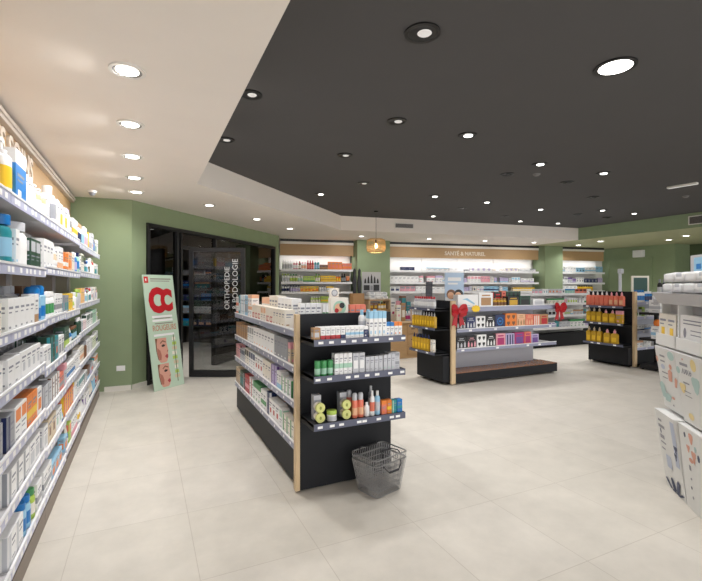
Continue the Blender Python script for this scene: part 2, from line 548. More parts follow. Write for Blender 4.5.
def mk_jar(a, b_, c, w, d, h):
    r = w / 2
    m = MB(); m.lathe([(r * .92, 0, 0), (r * .97, h * .04, 0), (r * .97, h * .12, 1), (r * .97, h * .5, 0), (r * .97, h * .64, 0)], seg=18)
    k = MB(); k.lathe([(r, h * .64, 0), (r, h * .96, 0), (r * .95, h, 0)], seg=18)
    return m.mesh('jar', [P(a), P(c)]), [('lid', k.mesh('lid', [P(b_)]))]

def mk_gift(a, b_, c, w, d, h):
    m = MB(); m.box(-w/2, w/2, -d/2, d/2, 0, h, 0)
    y0, y1 = -d/2 - .0009, -d/2
    if c == 'bottles':
        n = 3
        for i in range(n):
            x = -w/2 + w * (i + .5) / n; bw = w * .085; bh = h * (.34 if i != 1 else .26)
            m.box(x - bw, x + bw, y0, y1, h * .14, h * .14 + bh, 1); m.box(x - bw * .45, x + bw * .45, y0, y1, h * .14 + bh, h * .14 + bh * 1.35, 1)
        m.box(-w * .2, w * .2, y0, y1, h * .82, h * .88, 1)
        m.box(-w * .3, w * .3, y0, y1, h * .70, h * .73, 1)
    elif c == 'ring':
        for i in range(12):
            t = 2 * PI * i / 12
            x, z = w * .27 * math.cos(t), h * .5 + w * .27 * math.sin(t)
            m.box(x - w * .05, x + w * .05, y0, y1, z - w * .05, z + w * .05, 1)
        m.box(-w * .12, w * .12, y0, y1, h * .44, h * .56, 1)
    elif c == 'grid':
        for i in range(2):
            for j in range(2):
                x = -w/2 + w * (.27 + .46 * i); z = h * (.27 + .46 * j)
                m.box(x - w * .13, x + w * .13, y0, y1, z - h * .05, z + h * .13, 1)
                m.box(x - w * .05, x + w * .05, y0, y1, z - h * .15, z - h * .05, 1)
    elif c == 'stripes':
        for i in range(3):
            x = -w/2 + w * (.2 + .3 * i)
            m.box(x - w * .07, x + w * .07, y0, y1, h * .08, h * .9, 1)
    elif c == 'swoosh':
        m.prism([(-w * .30, h * .62), (-w * .12, h * .60), (w * .30, h * .22), (w * .34, h * .30), (-w * .05, h * .74)], 'y', y0, y1, 1)
        m.box(-w * .38, w * .1, y0, y1, h * .12, h * .16, 1)
    elif c == 'panel':
        m.box(-w * .36, w * .36, y0, y1, h * .12, h * .66, 1); m.box(-w * .3, w * .3, y0, y1, h * .76, h * .86, 1)
    return m.mesh('gift_box', [P(a), P(b_)]), []

def mk_flask(a, b_, c, w, d, h):
    # broad flat bottle with shoulders (gold / coral shower gels)
    m = MB(); hb = h * .74
    prof = [(1.0, .0), (1.0, .03), (1.0, .80), (.9, .90), (.55, .97), (.38, 1.0)]
    outl = []
    for k, z in prof: outl.append((k * w / 2, z * hb))
    m.prism([(-x, z) for x, z in outl] + [(x, z) for x, z in outl[::-1]], 'y', -d/2, d/2, 0)
    m.box(-w * .36, w * .36, -d/2 - .0008, -d/2, hb * .16, hb * .58, 1)
    k = MB(); k.lathe([(w * .21, hb, 0), (w * .21, hb + h * .16, 0), (w * .1, hb + h * .18, 0), (w * .1, h, 0)], seg=10, sy=min(1, d / w * 1.6))
    return m.mesh('flask', [P(a), P(c)]), [('cap', k.mesh('cap', [P(b_)]))]

def mk_pack(a, b_, c, w, d, h):
    # soft pillow pack
    bm = bmesh.new()
    nx, ny, nz = 6, 4, 3
    bmesh.ops.create_cube(bm, size=2)
    bmesh.ops.subdivide_edges(bm, edges=bm.edges[:], cuts=3, use_grid_fill=True)
    rnd = random.Random(int(w * 1e4) + len(a))
    for v in bm.verts:
        x, y, z = v.co
        k = (1 - .30 * abs(x) ** 3) * (1 - .25 * abs(y) ** 3)
        v.co = Vector((x * w / 2, y * d / 2, h / 2 + z * h / 2 * k))
        if z > .2: v.co.z += rnd.uniform(-.04, .0) * h
        if z < -.9: v.co.z = h * .02 * 0
    for f in bm.faces: f.smooth = True
    me = bpy.data.meshes.new('soft_pack')
    bm.to_mesh(me); bm.free()
    me.materials.append(P(a)); me.materials.append(P(b_))
    for p in me.polygons:
        if p.center.z > h * .55 and abs(p.center.x) < w * .24 and c != 'plain': p.material_index = 1
    return me, []

KIND = {
    'ct': ('carton', 'carton', mk_carton, lambda a, b, c: f'{a} carton with {b} {dict(dot="square", plain="corner mark", top="upper part", base="lower part").get(c, c)}'),
    'bt': ('bottle', 'bottle', mk_bottle, lambda a, b, c: f'{b}-capped {a} bottle' + (f' with {c} label' if c != a else '')),
    'pb': ('pump_bottle', 'bottle', mk_pump, lambda a, b, c: f'{a} pump bottle with {c} label' if c != a else f'{a} pump bottle'),
    'sp': ('spray_bottle', 'bottle', mk_spray, lambda a, b, c: f'{b}-capped {a} spray bottle' + (f' with {c} label' if c != a else '')),
    'tb': ('tube', 'tube', mk_tube, lambda a, b, c: f'{a} tube on {b} cap' + (f' with {c} print' if c != a else '')),
    'jr': ('jar', 'jar', mk_jar, lambda a, b, c: f'{a} jar with {b} lid'),
    'gb': ('gift_box', 'gift box', mk_gift, lambda a, b, c: f'{a} gift box with {b} {c}'),
    'fl': ('flask', 'bottle', mk_flask, lambda a, b, c: f'{b}-capped flat {a} bottle'),
    'pk': ('soft_pack', 'pack', mk_pack, lambda a, b, c: f'{a} soft pack' + (f' with {b} top' if c != 'plain' else '')),
    'pt': ('packet', 'packet', mk_carton, lambda a, b, c: f'{a} packet with {b} {dict(dot="square", plain="corner mark", top="upper part", base="lower part").get(c, c)}'),
    'bx': ('box', 'box', mk_carton, lambda a, b, c: f'{a} box with {b} {dict(dot="square", plain="corner mark", top="upper part", base="lower part").get(c, c)}'),
}
def product(k, a, b, c, w, d, h, loc, rotz, place, order, desc=None):
    key = (k, a, b, c, round(w, 3), round(d, 3), round(h, 3))
    name, cat, fn, dsc = KIND[k]
    if key not in _mesh: _mesh[key] = fn(a, b, c, w, d, h)
    me, kids = _mesh[key]
    o = put(name, me, None, loc, rotz)
    for kn, km in kids: put(kn, km, o)
    o['category'] = cat
    REG.append((desc or dsc(a, b, c), place, order, o, name))
    return o

class Frame:
    """a shelf front: origin of local coordinates, angle; local -Y is the front, +X runs left to right for a shopper"""
    def __init__(s, x, y, ang):
        s.x, s.y, s.a = x, y, ang
        s.c, s.s = math.cos(ang), math.sin(ang)
    def at(s, u, v, z): return (s.x + s.c * u - s.s * v, s.y + s.s * u + s.c * v, z)

def run(fr, u, u1, z, place, items, setback=0.012, theme=None, rng=None, maxh=9, order0=0, gapf=0.012, zfun=None):
    """items in order from the left, then random ones of the theme until u1"""
    items = list(items)
    order = order0
    while True:
        if items: it = items.pop(0)
        elif theme: it = theme(rng, maxh)
        else: break
        if it[0] == 'gap':
            u += it[1]; continue
        k, a, b, c, w, d, h, n = it[:8]
        if k == 'bx' and 'back wall' in place: k = 'pt'
        if k == 'ct' and any(q in place for q in ('front gondola side', 'behind front gondola', 'low back gondola', 'right gondola')): k = 'bx'
        tiers = it[8] if len(it) > 8 else 1
        h = min(h, maxh / tiers)
        for i in range(n):
            if u + w > u1: return order
            zz = zfun(u, u + w) if zfun else z
            while zz is None and u + w <= u1:
                u += 0.012
                zz = zfun(u, u + w)
            if zz is None or u + w > u1: return order
            for t in range(tiers):
                product(k, a, b, c, w, d, h, fr.at(u + w / 2, setback + d / 2, zz + t * h + .0004), fr.a, place, order)
                order += 1
            u += w + GAP
        u += gapf
    return order

def pick(rng, d):
    ks = list(d); return rng.choices(ks, [d[k] for k in ks])[0]
ACC = {'teal': 2, 'blue': 3, 'navy': 2, 'pale-blue': 3, 'green': 2, 'dark-green': 1, 'lime': 1, 'yellow': 1, 'orange': 2, 'peach': 2, 'coral': 1, 'red': 2, 'pink': 2, 'purple': 1, 'lilac': 1, 'brown': 1, 'kraft': 1, 'grey': 3, 'black': 1, 'silver': 2, 'mint': 1}
def theme_left(kinds, bases, hmin, hmax, wmul=1.0, accs=ACC):
    def f(rng, maxh):
        k = pick(rng, kinds); a = pick(rng, bases); b = pick(rng, accs)
        h = rng.uniform(hmin, hmax)
        while b == a: b = pick(rng, accs)
        if k in ('ct', 'bx'):
            return (k, a, b, rng.choice(['band', 'top', 'base', 'panel', 'stripe', 'block', 'dot', 'plain', 'plain']), wmul * rng.uniform(.045, .085), rng.uniform(.045, .08), h, rng.randint(1, 4))
        if k == 'jr': return (k, a, b, pick(rng, accs), .07 * wmul, .07 * wmul, min(h, .06), rng.randint(1, 3))
        c = pick(rng, accs) if rng.random() < .6 else a
        wd = wmul * rng.uniform(.045, .065)
        return (k, a, b if rng.random() < .6 else 'white', c, wd, wd * (.62 if k in ('bt', 'tb') else 1), h, rng.randint(1, 3))
    return f

SHN = ['top', 'second', 'third', 'fourth', 'fifth', 'sixth', 'bottom']
# ------------------------------------------------------------------ shelving helpers
m_shelfw = M('shelf_white_metal', (206, 205, 208), rough=0.45)
m_railv = M('price_rail_lavender', (190, 193, 218), rough=0.3)
m_railw = M('price_rail_white', (238, 238, 240), rough=0.35)
m_raild = M('price_rail_slate', (92, 96, 116), rough=0.35)
m_tag = M('price_tag_paper', (246, 246, 246), rough=0.6)
m_taupe = M('taupe_back_panel', (172, 160, 148), rough=0.6, noise=0.02)
m_wallpan = M('white_back_panel', (236, 234, 232), rough=0.6)
m_greypan = M('grey_back_panel', (176, 178, 188), rough=0.4)
m_plinth = M('plinth_taupe', (126, 114, 104), rough=0.5)
m_blackp = M('black_laminate', (27, 29, 34), rough=0.55, spec=0.3, noise=0.04, scale=12)
m_oak = M('oak_edge', (212, 186, 148), rough=0.5, noise=0.08, scale=14, aniso=(6, 6, .5))
m_oakd = M('oak_counter', (186, 150, 106), rough=0.5, noise=0.08, scale=10, aniso=(.7, 6, 6))
m_fascia = M('fascia_beige_wood', (178, 146, 106), rough=0.55, noise=0.06, scale=9, aniso=(.6, .6, 8))
m_deckbr = M('brown_deck', (150, 102, 72), rough=0.25, noise=0.25, scale=30)

_tagmesh = {}
def price_tag_mesh(wd, ht):
    k = (wd, ht)
    if k not in _tagmesh:
        b = MB(); b.box(-wd / 2, wd / 2, -.0012, .0, -ht / 2, ht / 2); _tagmesh[k] = b.mesh('price_tag', [m_tag])
    return _tagmesh[k]
def add_shelf(root, x0, x1, yf, yb, z, rot=0.0, mat=None, rail=None, railh=0.045, th=0.022, ntag=5, tagw=.045, tagh=.028, rng=None, bead=True, ox=0, oy=0, name='shelf', lift=0.008, ends=False):
    """shelf whose local -Y is the front; rot/ox/oy place it inside the thing"""
    b = MB(); b.box(x0, x1, yf + .008, yb, z - th, z)
    if ends:
        b.box(x0, x0 + .004, yf + .008, yb, z - railh, z + lift); b.box(x1 - .004, x1, yf + .008, yb, z - railh, z + lift)
    s = b.build(name, mat or m_shelfw, root, (ox, oy, 0), rot)
    r = MB(); r.box(x0, x1, yf, yf + .008, z - railh + lift, z + lift, 0)
    if bead: r.box(x0, x1, yf - .004, yf + .008, z + lift, z + lift + .011, 1)
    r.build('price_rail', [rail or m_railv, m_railw], s)
    for i in range(ntag):
        u = x0 + (x1 - x0) * (i + .5 + (rng.uniform(-.3, .3) if rng else 0)) / ntag
        put('price_tag', price_tag_mesh(tagw, tagh), s, (u, yf - .0004, z - railh / 2 + lift))
    return s

# =================================================================== LEFT WALL SHELVING
XL = -0.60
rl = random.Random(11)
bays = [(1.83, 2.66, 'a'), (2.66, 3.50, 'a'), (3.50, 4.33, 'b'), (4.33, 5.17, 'c'), (5.17, 6.22, 'd'), (6.22, 7.28, 'd')]
LZ = {'a': [2.05, 1.70, 1.36, 1.08, .77, .50, .18], 'b': [2.05, 1.72, 1.37, 1.03, .75, .48, .18], 'c': [2.05, 1.72, 1.36, 1.08, .76, .50, .20], 'd': [2.03, 1.74, 1.40, 1.10, .78, .49, .22]}
ords = ['first', 'second', 'third', 'fourth', 'fifth', 'sixth']
for i, (y0, y1, t) in enumerate(bays):
    W = y1 - y0
    root = thing('shelving_bay', f'white metal shelving bay full of cosmetics on the left wall, {ords[i]} from the camera', 'shelf', (XL, y0, 0), PI / 2, 'shelving bays on the left wall')
    b = MB(); b.box(.002, W - .002, .004, .40, 0, .115); b.build('plinth', m_plinth, root)
    b = MB(); b.box(.002, W - .002 + (.30 if i == 5 else 0), .402, .425, 0, 2.42); b.build('back_panel', m_taupe, root)
    for x in (.004, W - .030):
        b = MB(); b.box(x, x + .026, .375, .4015, .115, 2.42); b.build('upright', m_shelfw, root)
    for z in LZ[t]:
        add_shelf(root, .003, W - .003, 0, .374, z, ntag=7, rng=rl, railh=.05)
def lz(level):
    def f(u0, u1):
        for y0, y1, t in bays:
            if u0 >= y0 + .004 and u1 <= y1 - .004: return LZ[t][level]
        return None
    return f
FL = Frame(XL, 0, PI / 2)
WB = {'white': 9, 'cream': 2, 'silver': 1.5, 'pale-blue': .6, 'beige': .8, 'blue': .3, 'dark-green': .25, 'orange': .25, 'mint': .4, 'navy': .2, 'pink': .3, 'peach': .5, 'grey': .5}
tL1 = theme_left({'ct': 3, 'bt': 4, 'pb': 1.5, 'tb': 2}, {'white': 9, 'cream': 1, 'peach': .7, 'yellow': .5, 'navy': .4, 'silver': 1}, .17, .25, 1.45)
tL2 = theme_left({'ct': 4, 'bt': 3, 'tb': 3}, WB, .14, .22, 1.5)
tL3 = theme_left({'ct': 4, 'bt': 4, 'tb': 2, 'sp': 1}, WB, .14, .21, 1.5)
tL4 = theme_left({'ct': 6, 'bt': 2, 'tb': 1}, {'white': 6, 'cream': 2, 'dark-green': 1, 'black': .6, 'red': .7, 'silver': 2, 'mint': 1, 'teal': .4}, .12, .19, 1.5)
tL5 = theme_left({'ct': 6, 'bt': 1, 'tb': 1}, {'white': 6, 'cream': 2, 'grey': 1, 'orange': .8, 'coral': .8, 'brown': .5, 'silver': 2, 'green': .4}, .13, .19, 1.6)
tL6 = theme_left({'ct': 5, 'bt': 1, 'tb': 1}, {'white': 7, 'cream': 2, 'silver': 2, 'coral': .8, 'green': .4, 'brown': .4}, .12, .18, 1.7)
tL7 = theme_left({'ct': 4, 'bt': 3, 'tb': 2}, {'white': 6, 'pale-blue': 1, 'cream': 2, 'silver': 2, 'lime': .5, 'magenta': .4}, .12, .19, 1.7)
LEFT = [
    ([('pb', 'white', 'white', 'yellow', .13, .09, .29, 2), ('ct', 'blue', 'white', 'top', .22, .10, .275, 1), ('bt', 'white', 'white', 'white', .10, .07, .20, 2), ('tb', 'white', 'white', 'silver', .09, .06, .19, 1), ('pb', 'peach', 'white', 'cream', .12, .08, .205, 2), ('bt', 'white', 'white', 'silver', .10, .08, .20, 1), ('gap', .10), ('bt', 'white', 'white', 'grey', .13, .11, .30, 1), ('ct', 'white', 'grey', 'plain', .09, .08, .22, 1), ('ct', 'white', 'yellow', 'panel', .14, .08, .21, 2)], tL1, .33),
    ([('bt', 'teal', 'blue', 'pale-blue', .13, .10, .27, 2), ('ct', 'white', 'pale-blue', 'plain', .08, .06, .20, 1), ('gap', .03), ('bt', 'white', 'silver', 'white', .19, .15, .30, 1), ('ct', 'dark-green', 'silver', 'block', .13, .08, .185, 2), ('ct', 'white', 'silver', 'plain', .11, .08, .20, 3), ('tb', 'white', 'white', 'beige', .09, .06, .2, 2), ('ct', 'white', 'peach', 'base', .10, .08, .19, 2), ('ct', 'orange', 'white', 'band', .09, .07, .16, 2), ('ct', 'peach', 'orange', 'panel', .09, .07, .18, 2)], tL2, .26),
    ([('ct', 'cream', 'lime', 'stripe', .10, .08, .16, 1), ('ct', 'white', 'grey', 'plain', .11, .09, .175, 5), ('ct', 'white', 'kraft', 'base', .10, .07, .19, 1), ('sp', 'pale-blue', 'blue', 'blue', .10, .10, .235, 2), ('bt', 'white', 'white', 'green', .09, .06, .19, 3), ('ct', 'white', 'grey', 'band', .10, .07, .17, 3), ('ct', 'grey', 'teal', 'panel', .10, .07, .16, 2), ('ct', 'yellow', 'white', 'plain', .11, .07, .17, 2)], tL3, .25),
    ([('ct', 'white', 'grey', 'plain', .12, .08, .15, 3), ('ct', 'white', 'silver', 'dot', .115, .08, .155, 6), ('ct', 'dark-green', 'teal', 'stripe', .14, .08, .20, 1), ('ct', 'teal', 'coral', 'dot', .13, .08, .19, 1), ('ct', 'white', 'grey', 'panel', .12, .08, .17, 2), ('ct', 'dark-green', 'lime', 'base', .12, .08, .17, 2)], tL4, .23),
    ([('ct', 'grey', 'navy', 'stripe', .12, .08, .18, 2), ('ct', 'white', 'orange', 'block', .12, .08, .19, 2), ('ct', 'orange', 'yellow', 'band', .12, .08, .19, 2), ('ct', 'white', 'orange', 'panel', .12, .08, .18, 1), ('ct', 'silver', 'grey', 'stripe', .13, .08, .17, 2), ('ct', 'white', 'brown', 'stripe', .10, .08, .18, 3)], tL5, .21),
    ([('ct', 'white', 'grey', 'stripe', .14, .08, .17, 3), ('ct', 'white', 'silver', 'panel', .13, .08, .17, 3), ('ct', 'beige', 'brown', 'dot', .14, .08, .18, 2), ('ct', 'white', 'mint', 'dot', .12, .08, .16, 2)], tL6, .2),
    ([('ct', 'white', 'silver', 'stripe', .14, .08, .17, 2), ('bt', 'pale-blue', 'blue', 'blue', .10, .08, .19, 2), ('bt', 'lime', 'green', 'cream', .10, .08, .18, 1), ('ct', 'white', 'grey', 'band', .13, .08, .17, 3)], tL7, .2),
]
for lv, (items, th, mh) in enumerate(LEFT):
    run(FL, 2.46 if lv < 5 else 2.68, 7.22, 0, f'on left wall {SHN[lv]} shelf', items, setback=.014, theme=th, rng=rl, maxh=mh, zfun=lz(lv))

for lv, ua, ub, items in ((2, 3.05, 4.9, [('bt', 'silver', 'grey', 'white', .10, .09, .235, 2), ('bt', 'white', 'silver', 'teal', .10, .09, .24, 2), ('ct', 'brown', 'kraft', 'band', .12, .09, .23, 1), ('bt', 'white', 'grey', 'silver', .09, .08, .22, 3), ('ct', 'lilac', 'white', 'band', .12, .09, .2, 2)]),
                          (3, 3.05, 4.6, [('bt', 'grey', 'silver', 'white', .10, .09, .22, 3), ('ct', 'dark-green', 'silver', 'stripe', .12, .09, .21, 2), ('ct', 'black', 'lime', 'dot', .12, .09, .2, 2), ('ct', 'dark-green', 'red', 'base', .12, .09, .19, 1)]),
                          (1, 3.4, 5.0, [('ct', 'white', 'beige', 'plain', .12, .09, .24, 2), ('bt', 'white', 'silver', 'white', .10, .09, .25, 3), ('ct', 'kraft', 'brown', 'plain', .12, .09, .22, 2)])):
    run(FL, ua, ub, 0, f'behind left wall {SHN[lv]} shelf front', items, setback=.135, rng=rl, maxh=.27, zfun=lz(lv))

# beige fascia with raised letters, and its light profile
fb = thing('fascia_board', 'beige wooden fascia board with raised letters above the left wall shelves', 'sign board', (-1.0, 1.6, 2.43))
b = MB(); b.box(-.055, .0, 0, 5.97, 0, .405); b.build('board', m_fascia, fb)
text('lettering', 'LES SOINS', .30, M('letter_taupe', (208, 196, 182), rough=.5), fb, Matrix.Translation((.012, 2.16, .172)) @ Matrix(((0, 0, 1, 0), (1, 0, 0, 0), (0, 1, 0, 0), (0, 0, 0, 1))) , depth=.010, bold=.006)
m_led = M('led_diffuser', (255, 250, 240), rough=.5, emit=2.5)
lp = thing('cornice_rail', 'pale metal rail along the top of the beige board on the left', 'rail', (-.97, 1.6, 2.835))
b = MB(); b.box(-.085, .02, 0, 5.97, .0, .03); b.box(-.085, .035, 0, 5.97, .03, .06); b.build('rail_profile', M('rail_taupe', (196, 186, 176), rough=.5), lp)

# =================================================================== FRONT GONDOLA
g1 = thing('gondola', 'black shop gondola with oak edge and grey price rails in the foreground', 'gondola', (1.48, 4.53, 0))
b = MB(); b.box(-.40, .40, -1.26, 1.24, .025, .30); b.build('base', m_blackp, g1)
b = MB(); b.box(-.018, .018, -1.26, 1.24, .30, 1.235); b.build('centre_panel', m_greypan, g1)
b = MB(); b.cbox(-.395, .42, -1.31, -1.262, .012, 1.38, .003); b.build('end_panel', m_blackp, g1)
b = MB(); b.cbox(-.432, -.396, -1.315, -1.262, .012, 1.38, .003); b.build('wood_edge', m_oak, g1)
for sx, sy in ((-.36, -1.2), (.36, -1.2), (-.36, 1.18), (.36, 1.18)):
    b = MB(); b.lathe([(.022, 0, 0), (.022, .024, 0)], sx, sy); b.build('foot', m_blackm, g1)
rg = random.Random(5)
G1Z = [1.24, .955, .68, .355]
for k, z in enumerate(G1Z):
    for sgn in (-1, 1):
        a = -PI / 2 if sgn < 0 else PI / 2
        # local x of the shelf runs along gondola y
        add_shelf(g1, -1.24, 1.26, -.425, -.02, z, rot=a, railh=.05, rail=M('price_rail_pale', (152, 156, 180), rough=.35), ntag=14 if k else 3, tagw=.028, tagh=.02, rng=rg, ends=(sgn < 0))
E1Z = [1.21, .945, .602]
for z in E1Z:
    add_shelf(g1, -.39, .375, -1.61, -1.311, z, mat=m_blackp, rail=m_raild, railh=.048, ntag=8, tagw=.038, tagh=.018, rng=rg, ends=True, bead=False, lift=.004, name='end_shelf')
FG = Frame(1.055, 5.78, -PI / 2)
t1 = theme_left({'ct': 1}, {'white': 7, 'cream': 3, 'pink': 1, 'beige': 1}, .14, .19, 1.3)
CCM = {}
G1ITEMS = [
    ([('ct', 'white', 'coral', 'base', .075, .07, .11, 2, 2), ('ct', 'teal', 'white', 'panel', .09, .07, .24, 1), ('ct', 'white', 'pale-blue', 'stripe', .085, .07, .25, 3), ('ct', 'pale-blue', 'grey', 'panel', .08, .07, .24, 2), ('ct', 'white', 'peach', 'top', .10, .08, .135, 2, 2), ('ct', 'cream', 'red', 'CC', .125, .09, .155, 3), ('ct', 'cream', 'peach', 'block', .10, .09, .155, 2), ('ct', 'cream', 'red', 'CC', .125, .09, .154, 2), ('ct', 'cream', 'kraft', 'plain', .09, .09, .155, 4)], None, .26),
    ([('ct', 'kraft', 'brown', 'stripe', .11, .08, .18, 6), ('ct', 'white', 'grey', 'block', .10, .08, .19, 3), ('ct', 'white', 'peach', 'plain', .115, .08, .20, 7), ('ct', 'grey', 'white', 'plain', .10, .08, .20, 4)], t1, .205),
    ([('ct', 'pink', 'brown', 'stripe', .08, .07, .17, 3), ('ct', 'silver', 'navy', 'block', .09, .08, .15, 3), ('ct', 'cream', 'black', 'block', .10, .08, .19, 2), ('ct', 'white', 'navy', 'block', .10, .08, .19, 3), ('ct', 'white', 'red', 'dot', .105, .08, .19, 3), ('ct', 'cream', 'grey', 'plain', .10, .08, .19, 3), ('ct', 'lilac', 'purple', 'stripe', .09, .08, .19, 2)], t1, .20),
    ([('ct', 'beige', 'brown', 'stripe', .08, .08, .20, 3), ('ct', 'dark-green', 'teal', 'panel', .09, .08, .20, 2), ('ct', 'black', 'silver', 'stripe', .09, .08, .20, 1), ('ct', 'red', 'pink', 'band', .10, .08, .21, 2), ('ct', 'white', 'red', 'stripe', .10, .08, .21, 2), ('ct', 'white', 'green', 'top', .11, .08, .21, 3), ('ct', 'white', 'green', 'band', .10, .08, .2, 2), ('ct', 'navy', 'white', 'stripe', .10, .08, .22, 1), ('ct', 'white', 'red', 'dot', .11, .08, .18, 3)], t1, .23),
]
# carton with big red CC letters
def cc_carton(w, d, h):
    b = MB(); b.box(-w/2, w/2, -d/2, d/2, 0, h, 0)
    me = b.mesh('carton', [P('cream'), P('red'), INK()])
    bm = bmesh.new(); bm.from_mesh(me)
    t = text_mesh('CC', h * .52, .0004, .002)
    t.transform(Matrix.Translation((-w * .40, -d/2 - .0006, h * .12)) @ Matrix(((.82, 0, 0, 0), (0, 0, -1, 0), (0, 1, 0, 0), (0, 0, 0, 1))))
    n = len(bm.faces); bm.from_mesh(t); bm.faces.ensure_lookup_table()
    for f in bm.faces[n:]: f.material_index = 1
    bm.to_mesh(me); bm.free(); bpy.data.meshes.remove(t)
    return me, []
_ct = mk_carton
def mk_carton_cc(a, b_, c, w, d, h):
    return cc_carton(w, d, h) if c == 'CC' else _ct(a, b_, c, w, d, h)
KIND['bx'] = ('box', 'box', mk_carton_cc, lambda a, b, c: 'cream box with red CC letters' if c == 'CC' else f'{a} box with {b} {dict(dot="square", plain="corner mark", top="upper part", base="lower part").get(c, c)}')
KIND['ct'] = ('carton', 'carton', mk_carton_cc, lambda a, b, c: 'cream carton with red CC letters' if c == 'CC' else f'{a} carton with {b} {dict(dot="square", plain="corner mark", top="upper part", base="lower part").get(c, c)}')
G1N = ['top', 'second', 'third', 'bottom']
for lv, (items, th, mh) in enumerate(G1ITEMS):
    run(FG, .02, 2.46, G1Z[lv], f'on front gondola side, {G1N[lv]} shelf', items, setback=.014, theme=th, rng=rg, maxh=mh, gapf=.008)
# second layer lying over the lower cartons (row behind, standing higher) and the white block by the end panel
FT = Frame(1.16, 5.78, -PI / 2)
run(FT, .95, 2.14, G1Z[0], 'behind front gondola top front row', [('ct', 'white', 'peach', 'top', .10, .09, .235, 3), ('ct', 'cream', 'coral', 'dot', .10, .09, .26, 3), ('ct', 'white', 'silver', 'band', .11, .09, .245, 7)], setback=.02, maxh=.3)
FB = Frame(1.20, 3.56, 0)
run(FB, .0, .62, G1Z[0], 'behind front gondola end panel', [('ct', 'white', 'lilac', 'dot', .046, .06, .21, 4), ('tb', 'white', 'lime', 'green', .026, .026, .20, 2)], setback=.0, maxh=.3)

# square display card with a round picture, a small mirror above it and coral boxes behind the end panel
dc = thing('display_card', 'square cream counter display with round portrait print behind the black end panel', 'display', (1.575, 3.60, 1.2405))
b = MB(); b.box(-.085, .085, -.03, .03, 0, .255); b.build('card_box', P('cream'), dc)
def disc(b, x, z, r, y, mi, seg=20, th=.0012, sx=1):
    b.prism([(x + sx * r * math.cos(2 * PI * i / seg), z + r * math.sin(2 * PI * i / seg)) for i in range(seg)], 'y', y, y - th, mi)
b = MB(); disc(b, 0, .165, .062, -.030, 0); disc(b, -.01, .165, .038, -.0312, 1); disc(b, .022, .185, .026, -.0324, 2); disc(b, -.03, .14, .02, -.0324, 3)
b.build('round_print', [P('mint'), P('peach'), P('black'), P('red')], dc)
mr_ = thing('table_mirror', 'small round mirror in a cream card standing behind the display card', 'mirror', (1.585, 3.72, 1.2405))
b = MB(); b.box(-.045, .045, -.01, .01, 0, .34); b.build('card', P('cream'), mr_)
b = MB(); disc(b, 0, .295, .032, -.010, 0); disc(b, 0, .295, .022, -.0114, 1); b.build('mirror_disc', [P('grey'), P('silver')], mr_)
FBR = Frame(1.675, 3.56, 0)
run(FBR, 0, .18, G1Z[0], 'beside front gondola display card', [('ct', 'coral', 'white', 'plain', .05, .06, .19, 3)], setback=0, gapf=.0)

# end shelves
FE = Frame(1.095, 2.92, 0)
run(FE, .0, .80, E1Z[0], 'on front gondola end top shelf', [('ct', 'kraft', 'silver', 'panel', .05, .06, .085, 1), ('ct', 'white', 'red', 'base', .036, .12, .085, 4), ('ct', 'white', 'navy', 'base', .034, .12, .085, 1), ('ct', 'white', 'pale-blue', 'band', .034, .12, .083, 4), ('ct', 'navy', 'white', 'top', .034, .12, .083, 1)], setback=.025, gapf=.001)
run(FE, .44, .62, E1Z[0], 'at rear, front gondola end top shelf', [('bt', 'white', 'pale-blue', 'silver', .055, .05, .20, 3)], setback=.16, gapf=.001)
run(FE, .452, .62, E1Z[0], 'on front gondola end top shelf', [('ct', 'white', 'pale-blue', 'top', .034, .06, .195, 4)], setback=.02, gapf=.001)
run(FE, .606, .755, E1Z[0], 'on front gondola end top shelf', [('ct', 'white', 'blue', 'top', .032, .05, .105, 2), ('ct', 'white', 'orange', 'top', .032, .05, .105, 2)], setback=.03, gapf=.001)
run(FE, .015, .80, E1Z[1], 'on front gondola end middle shelf', [('jr', 'green', 'green', 'mint', .045, .045, .11, 3), ('ct', 'white', 'mint', 'band', .032, .06, .155, 4), ('ct', 'silver', 'white', 'panel', .048, .06, .15, 2), ('ct', 'silver', 'grey', 'plain', .034, .06, .115, 4), ('ct', 'silver', 'mint', 'plain', .032, .06, .12, 3)], setback=.025, gapf=.004)
run(FE, .625, .76, E1Z[1], 'at right of front gondola end middle shelf', [('ct', 'silver', 'grey', 'block', .048, .06, .066, 2, 2)], setback=.03, gapf=.004)
# lower end shelf: round tins lying on their side two high, spray bottles, cartons
m_lime = M('lid_lime', (216, 218, 138), rough=.4)
def lying_jar(name):
    T = Matrix.Rotation(PI / 2, 4, 'X')
    r = .036
    b = MB(); b.lathe([(r * .95, -.06, 0), (r * .95, -.02, 0)], seg=20, T=T)
    k = MB(); k.lathe([(r, -.02, 0), (r, -.002, 0), (r * .96, 0, 0)], seg=20, T=T)
    q = MB(); disc(q, 0, 0, r * .34, -.0002, 0, sx=.7)
    return b.mesh('tin', [P('cream')]), k.mesh('lid', [m_lime]), q.mesh('lid_motif', [M('lid_motif_green', (150, 158, 70), rough=.4)])
JM = lying_jar('tin')
k = 0
for cx, lab in ((.058, 'left'), (.268, 'right')):
    for lvl, zz in (('lower', .0364), ('upper', .1092)):
        x, y, z = FE.at(cx, .035, E1Z[2] + zz)
        o = put('tin', JM[0], None, (x, y, z)); put('lid', JM[1], o); put('lid_motif', JM[2], o)
        tag(o, f'round tin with lime lid on its side, {lvl} of the {lab} pair', 'tin', 'lime-lidded tins on the lower end shelf')
run(FE, .12, .22, E1Z[2], 'on front gondola end bottom shelf', [('jr', 'white', 'lime', 'silver', .076, .076, .075, 1)], setback=.03)
m_clear = glass_mat('clear_plastic', (.78, .79, .8), gloss=1.0)
